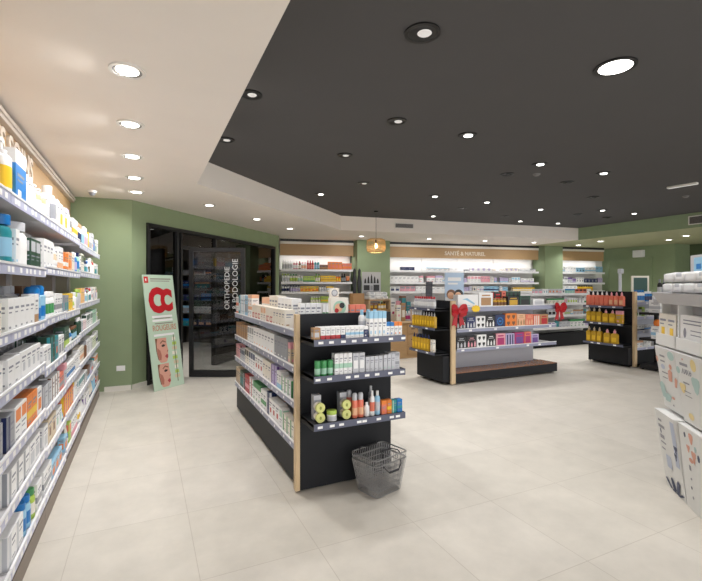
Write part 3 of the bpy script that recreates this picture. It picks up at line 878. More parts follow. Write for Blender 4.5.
for cx, lab in ((.062, 'left'), (.272, 'right')):
    b = MB(); b.box(-.028, .028, -.028, .028, .0, .185, 0); b.box(-.0285, .0285, -.0285, -.028, .15, .183, 1)
    o = b.build('carton', [P('grey'), P('silver')], None, FE.at(cx, .14, E1Z[2] + .0004))
    tag(o, f'grey carton standing behind the {lab} pair of lime-lidded tins', 'carton', 'grey cartons behind the tins')
run(FE, .318, .80, E1Z[2], 'on front gondola end bottom shelf', [('sp', 'coral', 'silver', 'peach', .046, .046, .185, 2), ('bt', 'white', 'white', 'white', .044, .044, .105, 1), ('bt', 'white', 'white', 'coral', .038, .038, .19, 1), ('bt', 'pale-blue', 'white', 'silver', .044, .044, .185, 1), ('ct', 'coral', 'orange', 'top', .044, .05, .105, 1), ('ct', 'orange', 'yellow', 'band', .038, .05, .105, 1), ('ct', 'teal', 'mint', 'stripe', .04, .05, .10, 1), ('ct', 'blue', 'teal', 'band', .046, .05, .10, 1)], setback=.03, gapf=.002)
run(FE, .312, .60, E1Z[2], 'at rear, front gondola end bottom shelf', [('sp', 'coral', 'silver', 'orange', .046, .046, .19, 1), ('gap', .14), ('bt', 'grey', 'silver', 'white', .042, .042, .205, 1)], setback=.12, gapf=.002)

# wire baskets nested by the end panel
m_wire = M('basket_wire', (172, 172, 174), rough=.3, metal=.75)
m_wired = M('basket_handle', (64, 64, 68), rough=.3, metal=.6)
def basket(loc, rz, label, out=False):
    root = thing('wire_basket', label, 'basket', loc, rz, 'wire shopping baskets by the end panel')
    tx, ty, bx, by, h = .172, .138, .132, .105, .25
    def ring(t, r, name, mat):
        ax, ay, z = bx + (tx - bx) * t, by + (ty - by) * t, .006 + h * t
        pts = []
        for sx, sy, a0 in ((1, 1, 0), (-1, 1, 90), (-1, -1, 180), (1, -1, 270)):
            for q in (0, 30, 60, 90):
                a = R(a0 + q); c = .03
                pts.append((sx * (ax - c) + c * math.cos(a), sy * (ay - c) + c * math.sin(a), z))
        b.tube(pts, r, 5, 0, closed=True)
    b = MB(); ring(1.0, .0052, '', None); b.build('rim', m_wire, root)
    b = MB(); ring(0.0, .0042, '', None); b.build('base_ring', m_wire, root)
    b = MB()
    for t in (.16, .32, .48, .64, .80): ring(t, .0021, '', None)
    def bar(p, q): b.tube([p, q], .0021, 4)
    for i in range(17):
        u = -.94 + 1.88 * i / 16
        for s in (-1, 1):
            bar((u * bx, s * by, .006), (u * tx, s * ty, .006 + h))
        bar((u * bx, -by, .006), (u * bx, by, .006))
    for i in range(13):
        u = -.93 + 1.86 * i / 12
        for s in (-1, 1):
            bar((s * bx, u * by, .006), (s * tx, u * ty, .006 + h))
    b.build('wire_mesh', m_wire, root)
    for s in (-1, 1):
        b = MB(); y = s * ty
        y1, y2, z1, z2 = (y + s * .012, y + s * .020, h - .02, h - .055) if out else (y * .86, y * .55, h + .028, h + .036)
        b.tube([(-tx * .55, y, h), (-tx * .5, y1, z1), (-tx * .3, y2, z2), (tx * .3, y2, z2), (tx * .5, y1, z1), (tx * .55, y, h)], .0045, 6)
        b.tube([(-tx * .28, y2, z2), (tx * .28, y2, z2)], .0085, 8)
        b.build('handle', m_wired, root)
basket((1.665, 3.00, 0), R(16), 'lower wire shopping basket on the floor by the black end panel', out=True)
basket((1.665, 3.00, .046), R(16), 'upper wire shopping basket nested in the one on the floor')

# =================================================================== BOW GONDOLA (centre right)
rb = random.Random(9)
g2 = thing('gondola', 'black gondola with oak edge, red bows and gift boxes right of centre', 'gondola', (5.72, 6.04, 0))
b = MB(); b.box(-1.23, 1.16, -.40, .40, .03, .178); b.build('base', m_blackp, g2)
b = MB(); b.box(-1.155, 1.16, -.40, -.012, .178, .186); b.build('deck', m_deckbr, g2)
b = MB(); b.box(-1.155, .98, -.012, .012, .178, 1.235); b.build('back_panel', m_greypan, g2)
b = MB(); b.cbox(-1.275, -1.235, -.375, .41, .015, 1.36, .003); b.build('end_panel', m_blackp, g2)
b = MB(); b.cbox(-1.275, -1.19, -.415, -.376, .015, 1.36, .003); b.build('wood_edge', m_oak, g2)
b = MB(); b.box(-1.40, -1.276, -.365, .38, .05, .47); b.build('end_base', m_blackp, g2)
for sx, sy in ((-1.36, .30), (-1.2, -.36), (1.12, -.36), (1.12, .36)):
    b = MB(); b.lathe([(.022, 0, 0), (.022, .05 if sx < -1.3 else .03, 0)], sx, sy); b.build('foot', m_trim, g2)
G2Z = [1.245, .885, .565]
for k, z in enumerate(G2Z):
    add_shelf(g2, -1.15, 1.14, -.40, -.013, z, railh=.075 if k == 0 else .05, rail=M('price_rail_pale'), ntag=0 if k == 0 else 4, tagw=.06, tagh=.03, rng=rb)
    add_shelf(g2, -1.14, 1.15, -.40, -.013, z, rot=PI, railh=.05, ntag=0)
E2Z = [1.235, .925, .53]
for z in E2Z:
    add_shelf(g2, -.36, .36, -.30, -.0005, z, rot=-PI / 2, ox=-1.2755, mat=m_blackp, rail=m_raild, railh=.04, ntag=2, tagw=.06, tagh=.025, rng=rb, ends=True, bead=False, lift=.004, name='end_shelf')
F2 = Frame(4.55, 5.64, 0)
run(F2, .02, 2.25, G2Z[1], 'on bow gondola middle shelf', [('gb', 'black', 'silver', 'bottles', .20, .07, .2, 1), ('gb', 'navy', 'silver', 'bottles', .19, .07, .2, 1), ('gb', 'white', 'black', 'grid', .20, .07, .21, 1), ('gb', 'black', 'white', 'bottles', .20, .07, .21, 1), ('gb', 'navy', 'blue', 'ring', .22, .07, .22, 1), ('gb', 'orange', 'brown', 'grid', .26, .07, .24, 1), ('gb', 'peach', 'kraft', 'bottles', .2, .07, .22, 1), ('gb', 'coral', 'peach', 'bottles', .18, .07, .21, 1), ('gb', 'coral', 'cream', 'stripes', .16, .07, .2, 1), ('gb', 'kraft', 'red', 'panel', .2, .07, .2, 1)], setback=.02, gapf=.006)
run(F2, .02, 2.25, G2Z[2], 'on bow gondola bottom shelf', [('gb', 'black', 'silver', 'bottles', .21, .07, .2, 1), ('gb', 'black', 'pink', 'bottles', .20, .07, .2, 1), ('gb', 'white', 'black', 'grid', .20, .07, .22, 1), ('gb', 'black', 'white', 'bottles', .20, .07, .21, 1), ('gb', 'pink', 'magenta', 'panel', .21, .07, .22, 1), ('gb', 'lilac', 'navy', 'stripes', .2, .07, .21, 1), ('gb', 'magenta', 'purple', 'panel', .22, .07, .22, 1), ('gb', 'coral', 'magenta', 'panel', .16, .07, .22, 1), ('gb', 'lilac', 'purple', 'panel', .18, .07, .17, 1)], setback=.02, gapf=.006)
run(F2, .06, 1.0, G2Z[0], 'on bow gondola top shelf', [('gb', 'white', 'pale-blue', 'swoosh', .42, .12, .21, 1), ('gb', 'white', 'kraft', 'panel', .30, .12, .24, 1)], setback=.03, gapf=.02)
run(F2, .84, 2.25, G2Z[0], 'on bow gondola top shelf', [('bt', 'gold', 'kraft', 'brown', .07, .07, .14, 4), ('gb', 'black', 'gold', 'panel', .26, .12, .17, 1), ('gb', 'dark-green', 'black', 'panel', .26, .12, .18, 1), ('gap', .05), ('gb', 'white', 'silver', 'panel', .28, .12, .12, 1)], setback=.03, gapf=.012)
run(F2, .84, 2.0, G2Z[0], 'behind bow gondola top shelf bottles', [('gb', 'red', 'black', 'panel', .12, .08, .24, 1), ('gb', 'black', 'red', 'panel', .16, .08, .25, 1), ('gap', .0), ('gb', 'coral', 'red', 'panel', .09, .08, .27, 1), ('gb', 'dark-green', 'black', 'stripes', .34, .08, .26, 1)], setback=.17, gapf=.01)
FE2 = Frame(4.145, 6.40, -PI / 2)
run(FE2, .05, .70, E2Z[0], 'on bow gondola end top shelf', [('bt', 'silver', 'red', 'white', .062, .062, .19, 9)], setback=.05, gapf=.003)
run(FE2, .03, .71, E2Z[1], 'on bow gondola end middle shelf', [('fl', 'gold', 'silver', 'yellow', .060, .045, .245, 1)] * 9, setback=.04, gapf=.009)
run(FE2, .03, .71, E2Z[2], 'on bow gondola end bottom shelf', [('fl', 'gold', 'navy', 'yellow', .070, .045, .27, 1)] * 6 + [('gap', .03), ('ct', 'cream', 'gold', 'plain', .07, .05, .2, 1)], setback=.04, gapf=.010)
def bow(loc, label, k=1.0):
    root = thing('ribbon_bow', label, 'bow', loc, 0, 'red ribbon bows on the gondola')
    m = M('red_satin', (178, 24, 36), rough=.38)
    for s in (-1, 1):
        b = MB()
        # loop as a bulged ribbon band
        n = 12; pts = []
        for i in range(n + 1):
            t = i / n * 2 * PI
            x = s * k * .068 * (1 - math.cos(t)); z = k * (.040 * math.sin(t) + .024 * (1 - math.cos(t)) / 2)
            pts.append((x, -k * .022 * math.sin(t / 2) - .01, z))
        o = len(b.v)
        for (x, y, z) in pts:
            wd = k * (.012 + .042 * abs(math.sin(math.atan2(abs(x), .03))))
            b.v += [(x, y, z - wd), (x, y - .004, z - wd), (x, y - .004 - k * .02, z), (x, y - .004, z + wd), (x, y, z + wd)]
        for i in range(n):
            for j in range(5):
                jj = (j + 1) % 5
                b.f.append([o + i * 5 + j, o + i * 5 + jj, o + (i + 1) * 5 + jj, o + (i + 1) * 5 + j]); b.m.append(0); b.sm.append(True)
        b.build('loop', m, root)
        b = MB()
        b.prism([(s * .005 * k, .0), (s * .055 * k, -.02 * k), (s * .115 * k, -.20 * k), (s * .07 * k, -.185 * k), (s * .028 * k, -.225 * k)], 'y', -.006, -.012)
        b.build('tail', m, root)
    b = MB(); b.cbox(-.018 * k, .018 * k, -.045, -.004, -.02 * k, .022 * k, .006); b.build('knot', m, root)
bow((4.56, 5.61, 1.19), 'red ribbon bow tied at the oak edge of the gift gondola', 1.15)
bow((6.90, 5.615, 1.19), 'red ribbon bow at the right end of the gift gondola shelf', 1.05)
# yellow burst ticket on the top rail
b = MB(); b.prism([((.10 if i % 2 else .08) * math.cos(2 * PI * i / 20), (.062 if i % 2 else .05) * math.sin(2 * PI * i / 20)) for i in range(20)], 'y', -.002, .002)
o = b.build('price_burst', M('burst_yellow', (242, 200, 44), rough=.5), None, (4.95, 5.630, 1.225)); tag(o, 'yellow starburst ticket clipped to the top rail beside the red bow', 'ticket')
# pale blue picture card on the left end of its top shelf
pc = thing('poster_card', 'pale blue picture card with two people, standing beside the red-capped bottles', 'sign', (4.72, 5.90, 1.2456), R(-14))
b = MB(); b.box(-.17, .17, -.006, .006, 0, .58); b.box(-.12, .12, -.006, .06, 0, .006); b.build('card', M('card_sky', (186, 208, 232), rough=.5), pc)
b = MB()
b.box(-.165, .165, -.0072, -.006, .02, .17, 0)
for x, c_ in ((-.06, 1), (.075, 2)):
    disc(b, x, .215, .082, -.0074, c_); disc(b, x - .01, .195, .058, -.0088, 3)
b.box(-.12, .12, -.0072, -.006, .44, .50, 0); b.box(-.12, .06, -.0072, -.006, .38, .41, 0)
b.build('printed_picture', [P('white'), P('brown'), P('black'), P('peach')], pc)

# =================================================================== RIGHT GONDOLA
g3 = thing('gondola', 'black gondola with oak edge and coral and gold bottles at right', 'gondola', (9.80, 5.82, 0))
b = MB(); b.box(-1.10, 1.15, -.47, .47, .03, .33); b.build('base', m_blackp, g3)
b = MB(); b.box(-1.10, 1.15, -.015, .015, .33, 1.246); b.build('centre_panel', m_greypan, g3)
b = MB(); b.cbox(-1.155, -1.105, -.455, .48, .015, 1.49, .003); b.build('end_panel', m_blackp, g3)
b = MB(); b.cbox(-1.155, -1.075, -.505, -.456, .015, 1.49, .003); b.build('wood_edge', m_oak, g3)
b = MB(); b.box(-1.27, -1.156, -.45, .385, .05, .39); b.build('end_base', m_blackp, g3)
for sx, sy in ((-1.23, .34), (-1.12, -.42), (1.1, -.42)):
    b = MB(); b.lathe([(.022, 0, 0), (.022, .05 if sx < -1.2 else .03, 0)], sx, sy); b.build('foot', m_trim, g3)
G3Z = [1.27, .98, .70, .37]
for z in G3Z:
    add_shelf(g3, -1.05, 1.15, -.47, -.016, z, railh=.05, ntag=4, tagw=.06, rng=rb)
    add_shelf(g3, -1.15, 1.05, -.47, -.016, z, rot=PI, railh=.05, ntag=0)
E3Z = [1.20, .86, .45]
for z in E3Z:
    add_shelf(g3, -.40, .45, -.28, -.0005, z, rot=-PI / 2, ox=-1.1555, mat=m_blackp, rail=m_raild, railh=.045, ntag=3, tagw=.06, tagh=.025, rng=rb, ends=True, bead=False, lift=.004, name='end_shelf')
FE3 = Frame(8.37, 6.215, -PI / 2)
run(FE3, .03, .83, E3Z[0], 'on right gondola end top shelf', [('fl', 'coral', 'white', 'coral', .082, .06, .29, 1)] * 5 + [('fl', 'coral', 'pink', 'peach', .088, .06, .28, 1)] * 3, setback=.05, gapf=.012)
run(FE3, .03, .80, E3Z[1], 'on right gondola end middle shelf', [('fl', 'gold', 'beige', 'yellow', .095, .06, .29, 1)] * 3 + [('gap', .01)] + [('fl', 'gold', 'pink', 'yellow', .12, .06, .26, 1)] * 2 + [('ct', 'gold', 'pink', 'top', .13, .06, .25, 1)], setback=.05, gapf=.016)
run(FE3, .03, .80, E3Z[2], 'on right gondola end bottom shelf', [('fl', 'gold', 'beige', 'yellow', .095, .06, .30, 1)] * 3 + [('gap', .03)] + [('fl', 'gold', 'pink', 'yellow', .13, .06, .28, 1)] * 2, setback=.05, gapf=.018)
F3 = Frame(8.76, 5.36, 0)
run(F3, .02, .75, G3Z[0], 'on right gondola side top shelf', [('bt', 'white', 'blue', 'blue', .075, .06, .25, 4), ('bt', 'blue', 'white', 'navy', .075, .06, .22, 3)], setback=.02)
run(F3, .02, .75, G3Z[1], 'on right gondola side second shelf', [('ct', 'white', 'green', 'panel', .09, .07, .15, 2), ('ct', 'lime', 'white', 'band', .09, .07, .2, 1), ('ct', 'white', 'grey', 'plain', .10, .07, .16, 3)], setback=.02)
run(F3, .02, .75, G3Z[2], 'on right gondola side third shelf', [('ct', 'white', 'navy', 'base', .09, .07, .12, 3), ('ct', 'silver', 'blue', 'band', .09, .07, .12, 3)], setback=.02)
run(F3, .02, .75, G3Z[3], 'on right gondola side bottom shelf', [('ct', 'white', 'peach', 'top', .12, .08, .14, 2), ('ct', 'white', 'pale-blue', 'plain', .12, .08, .14, 2)], setback=.02)
# top of the right gondola: row of white boxes
run(Frame(8.84, 6.2, -PI/2), .02, .70, G3Z[0], 'atop the right gondola end', [('ct', 'white', 'silver', 'plain', .09, .08, .21, 7)], setback=.0)

# black tiered stand in front of the right gondola
st = thing('tiered_stand', 'low black three-tier stand between right gondola and white display', 'stand', (8.90, 5.04, 0))
b = MB(); b.box(-.26, .26, -.20, .18, 0.02, .10); b.build('base', m_blackm, st)
b = MB(); b.box(.19, .25, .12, .175, .10, 1.05); b.build('post', m_blackm, st)
for z in (.56, 1.05):
    b = MB(); b.box(-.28, .28, -.20, .18, z, z + .045); b.build('tier', m_blackm, st)
for sx in (-.22, .22):
    for sy in (-.16, .14):
        b = MB(); b.lathe([(.02, 0, 0), (.02, .02, 0)], sx, sy); b.build('foot', m_blackm, st)
FS = Frame(8.62, 4.84, 0)
run(FS, .06, .55, 1.0952, 'on the black tiered stand', [('ct', 'white', 'silver', 'band', .23, .2, .24, 2)], setback=.03)
run(FS, .02, .47, .6052, 'on black stand lower tier', [('ct', 'white', 'pale-blue', 'band', .21, .14, .24, 2)], setback=.03)
def ball_pack(loc, lab):
    b = MB(); b.lathe([(.03, 0, 0), (.055, .015, 0), (.066, .06, 0), (.055, .10, 0), (.026, .122, 1), (.014, .135, 1)])
    o = b.build('jar', [P('orange'), P('brown')], None, loc); tag(o, lab, 'jar', 'round orange jars on the black stand'); return o
for i in range(3): ball_pack((8.72 + .15 * i, 4.942, .8462), f'round orange jar atop the black stand lower boxes, {ords[i]} from the left')

# =================================================================== LOW BACK GONDOLA
g4 = thing('gondola', 'white low gondola with black plinth before the rear wall shelves', 'gondola', (10.2, 8.42, 0))
b = MB(); b.box(-1.9, 1.1, -.36, .36, 0.0, .34); b.build('plinth', m_blackp, g4)
b = MB(); b.box(-1.9, 1.1, -.015, .015, .34, 1.385); b.build('back_panel', m_wallpan, g4)
G4Z = [1.39, 1.13, .82, .50]
for z in G4Z:
    add_shelf(g4, -1.9, 1.1, -.37, -.0155 if z < 1.3 else .37, z, railh=.05, rail=m_railw, ntag=0)
b = MB(); b.box(.9, 1.02, -.378, -.36, .20, .235); b.build('drawer_slot', m_trim, g4)
F4 = Frame(8.3, 8.05, 0)
r4 = random.Random(21)
tg4 = theme_left({'ct': 1}, {'white': 6, 'cream': 1, 'silver': 1.5, 'mint': 1, 'teal': .6, 'coral': .5, 'lilac': .6}, .13, .2, 1.8)
for k, z in enumerate(G4Z):
    run(F4, 1.2 if k else .7, 2.95, z, f'on low back gondola {["top", "second", "third", "bottom"][k]} shelf', [], setback=.02, theme=tg4, rng=r4, maxh=.2 if k else .13)

# =================================================================== BACK WALL UNITS
FW = Frame(W0.x, W0.y, WA)
rw = random.Random(3)
BZ = [2.06, 1.70, 1.42, 1.10, .78, .45]
m_fas2 = M('fascia_beige_wood')
def back_unit(s0, s1, label, grp, zz=BZ):
    L = s1 - s0
    x, y, _ = FW.at(s0, 0, 0)
    root = thing('wall_shelving', label, 'shelf', (x, y, 0), WA, grp)
    b = MB(); b.box(.003, L - .003, .02, .45, 0, .10); b.build('plinth', m_blackp, root)
    b = MB(); b.box(.003, L - .003, .40, .45, .10, 2.78); b.build('back_panel', m_wallpan, root)
    for z in zz: add_shelf(root, .004, L - .004, 0, .399, z, railh=.05, rail=m_railw, ntag=0)
def fascia(s0, s1, label, body=None, tx=0, wl=P_STRIP_BACK):
    L = s1 - s0
    x, y, _ = FW.at(s0, .06, 2.47)
    root = thing('fascia_board', label, 'sign board', (x, y, 2.47), WA)
    b = MB(); b.box(0, L, 0, .03, 0, .32); b.build('board', m_fas2, root)
    if body: text('lettering', body, .168, M('letter_pale', (226, 214, 196), rough=.5), root, Matrix.Translation((tx, -.012, .095)) @ Matrix(((1, 0, 0, 0), (0, 0, -1, 0), (0, 1, 0, 0), (0, 0, 0, 1))), depth=.010, bold=.003)
    return x, y, L
def light_bar(s0, s1, label, wl):
    wl *= .17
    L = s1 - s0
    x, y, _ = FW.at(s0, .13, 2.50)
    root = thing('light_profile', label, 'lamp', (x, y, 2.50), WA)
    b = MB(); b.box(.02, L - .02, -.03, .03, 0, .03); b.build('housing', m_trim, root)
    b = MB(); b.box(.04, L - .04, -.02, .02, -.004, 0); b.build('diffuser', m_led, root)
    lamp('light_strip', root, (L / 2, 0, -.012), wl, L - .1, 'RECTANGLE', .04, 170, rot=(R(12), 0, 0))
    x, y, _ = FW.at(s0, .03, 2.79)
    r2 = thing('cornice_strip', label.replace('light bar under', 'white strip with painted shadow gap above'), 'trim', (x, y, 2.79), WA)
    b = MB(); b.box(0, L, 0, .06, .002, .07); b.build('strip', m_trim, r2)
    b = MB(); b.box(0, L, .01, .06, .07, .138); b.build('gap_shade_strip', m_blackm, r2)  # solid black strip painted in for the shadow between board and ceiling
back_unit(.06, 2.16, 'rear wall shelving left of the green pillar with red, orange and yellow products', 'rear wall shelving')
fascia(.04, 2.18, 'plain beige fascia board above the shelving left of the green pillar')
light_bar(.04, 2.18, 'light bar under the beige board left of the green pillar', 24)
bu = [3.28, 4.52, 5.80, 7.10, 8.58]
bl_ = ['rear wall shelving directly right of the green pillar with white products', 'second rear wall shelving bay right of the lamp pillar, white products', 'third rear wall shelving bay right of the lamp pillar, pink-topped products', 'rear wall shelving bay left of the narrow green pillar, yellow packs on third shelf']
for i in range(4): back_unit(bu[i] + .003, bu[i + 1] - .003, bl_[i], 'rear wall shelving')
fascia(3.26, 8.60, 'long beige fascia board lettered SANTE & NATUREL above the rear shelves', 'SANTÉ & NATUREL', 1.88)
light_bar(3.26, 8.60, 'light bar under the long lettered beige board', 60)
back_unit(9.46, 11.3, 'rear wall shelving right of the narrow green pillar by the green wall', 'rear wall shelving')
fascia(9.45, 11.3, 'short beige fascia board right of the narrow green pillar')
light_bar(9.45, 11.3, 'light bar under the short beige board right of the narrow pillar', 22)

def B(c, cap, lab, n, h=.22, w=.07): return ('bt', c, cap, lab, w, .07, h, n)
run(FW, .10, 2.12, BZ[0], 'on left back wall top shelf', [B('white', 'white', 'silver', 4, .27), B('pink', 'white', 'white', 2, .25), B('brown', 'red', 'cream', 1, .24), B('white', 'pink', 'peach', 2), B('red', 'red', 'coral', 3, .27, .065), B('teal', 'white', 'pale-blue', 2, .28, .075), ('ct', 'brown', 'kraft', 'band', .11, .08, .15, 2), ('ct', 'orange', 'coral', 'panel', .10, .08, .24, 4), ('ct', 'coral', 'orange', 'band', .09, .08, .2, 3), B('white', 'teal', 'teal', 3, .27, .08)], setback=.03, gapf=.008)
run(FW, .08, 2.12, BZ[1], 'on left back wall second shelf', [B('white', 'lime', 'silver', 3, .25), B('cream', 'green', 'lime', 3, .24), B('white', 'white', 'mint', 2, .22), ('ct', 'lime', 'green', 'base', .08, .08, .18, 4), B('lime', 'green', 'cream', 2, .25), ('ct', 'yellow', 'gold', 'band', .085, .08, .2, 5), B('orange', 'white', 'yellow', 2, .22), B('black', 'black', 'grey', 2, .26), ('ct', 'orange', 'black', 'base', .09, .08, .18, 1)], setback=.03, gapf=.008)
run(FW, .08, 1.7, BZ[2], 'on left back wall third shelf', [B('white', 'navy', 'navy', 3, .21), B('silver', 'navy', 'lilac', 4, .2), ('ct', 'yellow', 'orange', 'panel', .10, .08, .17, 5), B('white', 'grey', 'silver', 3, .18), ('ct', 'white', 'yellow', 'top', .1, .08, .17, 2)], setback=.03, gapf=.008)
run(FW, .9, 2.1, BZ[3], 'on left back wall fourth shelf', [B('lime', 'white', 'cream', 4, .2), ('ct', 'lime', 'yellow', 'band', .09, .08, .2, 4)], setback=.03, gapf=.008)
PK = {'white': 9, 'cream': 1.4, 'pale-blue': .8, 'pink': .7, 'silver': 1.2, 'lilac': .4}
PA = {'silver': 4, 'pale-blue': 3, 'grey': 2, 'pink': 2, 'lilac': 2, 'navy': .7, 'beige': 1}
tb1 = theme_left({'bx': 1}, PK, .07, .14, 2.6, PA)
tb2 = theme_left({'bx': 1}, PK, .14, .22, 2.0, PA)
zB = lambda z: (lambda u0, u1: z if all(not (u0 < s + .006 and u1 > s - .006) for s in bu) else None)
run(FW, 3.32, 8.54, BZ[0], 'on long back wall top shelf', [('gap', .35), ('bx', 'navy', 'white', 'plain', .22, .1, .12, 2), ('gap', .2)], setback=.03, theme=tb1, rng=rw, maxh=.16, zfun=zB(BZ[0]), gapf=.03)
run(FW, 3.32, 8.54, BZ[1], 'on long back wall second shelf', [('bx', 'white', 'silver', 'plain', .13, .1, .2, 7), ('bx', 'white', 'pink', 'top', .13, .1, .21, 3)], setback=.03, theme=tb2, rng=rw, maxh=.22, zfun=zB(BZ[1]), gapf=.02)
o_ = run(FW, 3.32, 7.55, BZ[2], 'on long back wall third shelf', [], setback=.03, theme=tb2, rng=rw, maxh=.17, zfun=zB(BZ[2]), gapf=.02)
run(FW, 7.60, 8.54, BZ[2], 'on long back wall third shelf', [('bx', 'yellow', 'white', 'band', .10, .08, .13, 8)], setback=.03, order0=o_, gapf=.02)
tc1 = theme_left({'bx': 1}, {'white': 5, 'pale-blue': 2, 'blue': 1, 'silver': 1}, .14, .24, 1.8, {'blue': 3, 'pale-blue': 3, 'navy': 2, 'grey': 1})
tc2 = theme_left({'bx': 1}, {'white': 6, 'lilac': 1, 'silver': 1, 'navy': .5}, .14, .22, 1.8, {'navy': 2, 'grey': 2, 'beige': 1, 'purple': 1})
run(FW, 9.5, 11.25, BZ[0], 'on right back wall top shelf', [], setback=.03, theme=tc1, rng=rw, maxh=.26)
run(FW, 9.5, 11.25, BZ[1], 'on right back wall second shelf', [], setback=.03, theme=tc2, rng=rw, maxh=.24)
run(FW, 9.5, 11.25, BZ[2], 'on right back wall third shelf', [('bx', 'white', 'silver', 'plain', .16, .1, .2, 4), ('bt', 'yellow', 'black', 'gold', .07, .07, .2, 9)], setback=.03)
# run along the pale end of section B upper edge stays empty (lit panel)
# =================================================================== GLASS DOOR LEAF (open)
dx0, dy0 = 0.70, 8.13
DANG = math.atan2(-0.36, 0.76)
dr = struct(put('door_2', None, None, (dx0, dy0, 0), DANG))
DW, DH = 0.98, 2.27
b = MB()
b.box(0, .07, -.025, .025, .008, DH); b.box(DW - .07, DW, -.025, .025, .008, DH); b.box(.07, DW - .07, -.025, .025, DH - .07, DH); b.box(.07, DW - .07, -.025, .025, .008, .12)
b.build('door_frame', m_blackm, dr)
b = MB(); b.box(.07, DW - .07, -.006, .006, .12, DH - .07); b.build('pane', m_glass2, dr)
b = MB(); b.tube([(DW - .10, -.03, .95), (DW - .10, -.065, .97), (DW - .10, -.065, 1.25), (DW - .10, -.03, 1.27)], .009, 8); b.build('door_handle', m_blackm, dr)
m_vinyl = M('vinyl_letters', (205, 205, 205), rough=.6)
V = Matrix(((0, -1, 0, 0), (0, 0, -1, 0), (1, 0, 0, 0), (0, 0, 0, 1)))   # text x -> z, text y -> -x
text('lettering', 'ORTHOPEDIE', .124, m_vinyl, dr, Matrix.Translation((.705, -.0075, 1.185)) @ V, depth=.0006)
text('lettering', '& PODOLOGIE', .135, m_vinyl, dr, Matrix.Translation((.850, -.0075, 1.185)) @ V, depth=.0006)

# fitting room furniture behind the glass, and a rack imitating a pane reflection
def open_rack(name, label, s, out, L, zs, D=.32, ang=None):
    p = Dp(s, -out)
    root = thing(name, label, 'shelf', (p.x, p.y, 0), DA if ang is None else ang)
    for x in (0, L - .03):
        b = MB(); b.box(x, x + .03, -D, 0, 0, 2.3); b.build('side_panel', m_slat, root)
    for z in zs:
        b = MB(); b.box(.0305, L - .0305, -D, -.001, z - .02, z); b.build('shelf', M('grey_slat', (74, 78, 72), rough=.6), root)
    return p
zs = [.5, .85, 1.2, 1.55, 1.9]
p = open_rack('shelving', 'dark shelving with blue boxes in the room behind the glass door', 5.07, 2.95, 2.0, zs, ang=DA - PI / 2)
FR = Frame(p.x - .34 * De.x, p.y - .34 * De.y, DA - PI / 2)
rf = random.Random(8)
for k, z in enumerate(zs):
    run(FR, .06, 1.94, z, f'on {["lowest", "second-lowest", "middle", "second-highest", "highest"][k]} dark shelf behind glass door', [], setback=.05, theme=theme_left({'bx': 1}, {'navy': 2, 'blue': 2, 'grey': 2, 'white': 1, 'teal': 1}, .14, .22, 2.8), rng=rf, maxh=.26, gapf=.04)
p = open_rack('shelving', 'stand-in for pane reflection: dark rack with red and orange bottles, right end', 3.75, .75, .85, [1.05, 1.4, 1.75, 2.1], .28)  # rack and its bottles are added to imitate shop shelves reflected in the pane
FR = Frame(p.x + .30 * Dn.x, p.y + .30 * Dn.y, DA)
for z, cc, nm in ((1.75, 'red', 'highest filled'), (1.4, 'orange', 'middle filled'), (1.05, 'brown', 'lowest filled')):
    run(FR, .05, .80, z, f'on {nm} rack imitating pane reflection', [('bt', cc, 'cream', 'peach', .075, .07, .24, 9)], setback=.04)
# chair shapes
ch = thing('stool', 'black round stool in the room behind the glass door', 'stool', tuple(Dp(1.9, -1.2)) + (0,), DA)
b = MB(); b.lathe([(.19, .46, 0), (.20, .48, 0), (.20, .52, 0), (.18, .54, 0)], seg=20); b.build('seat', m_blackm, ch)
b = MB(); b.lathe([(.025, .06, 0), (.025, .46, 0)]); b.build('column', m_blackm, ch)
for i in range(5):
    a = 2 * PI * i / 5
    b = MB(); b.tube([(0, 0, .07), (.24 * math.cos(a), .24 * math.sin(a), .03)], .018); b.build('leg', m_blackm, ch)
cl_ = thing('added_room_lamp', 'added unseen lamp lighting the room behind the glass door', 'lamp', tuple(Dp(2.2, -1.3)) + (ZC - .04,))  # unseen lamp added to brighten the dark room behind the glass
b = MB(); b.lathe([(.16, 0, 0), (.16, .039, 0)], seg=20); b.build('housing', m_trim, cl_)
lamp('added_room_light', cl_, (0, 0, -.01), 32, .3)

# =================================================================== LEANING POSTER BOARD
PB0, PB1 = Vector((0.125, 7.20)), Vector((0.600, 7.615))
pa = math.atan2(PB1.y - PB0.y, PB1.x - PB0.x)
PWD, PH = 0.60, 1.795
ps = thing('poster_board', 'pale green advertising board with red CC leaning on the smoked glass wall', 'poster', (PB0.x, PB0.y, 0), pa)
tilt = Matrix.Rotation(R(-8.3), 4, 'X')
def pbuild(b, name, mats):
    me = b.mesh(name, mats); me.transform(tilt); return put(name, me, ps)
b = MB(); b.box(0, PWD, 0, .012, .003, PH)
pbuild(b, 'board', [M('board_mint', (190, 212, 192), rough=.45)])
def rc(b, x0, x1, z0, z1, mi=0, k=0): b.box(x0, x1, -.0008 - .0008 * k, -.0008 * k, z0, z1, mi)
b = MB()
rc(b, .02, .10, PH - .13, PH - .03, 0)
b.box(.045, .065, -.0016, -.0008, PH - .10, PH - .06, 1)
pbuild(b, 'logo_square', [M('logo_red', (196, 44, 40), rough=.5), P('white')])
b = MB(); rc(b, .14, .55, PH - .075, PH - .055); rc(b, .14, .52, PH - .105, PH - .092)
rc(b, .14, .50, PH - .78, PH - .765) ; rc(b, .14, .46, PH - .70, PH - .685)
pbuild(b, 'small_print', [M('print_taupe', (140, 136, 126), rough=.5)])
b = MB()
for z in (.66, .72, .95):
    b = MB(); rc(b, .10, .50, PH - z - .022, PH - z + .012)
    pbuild(b, 'white_line', [P('white')])
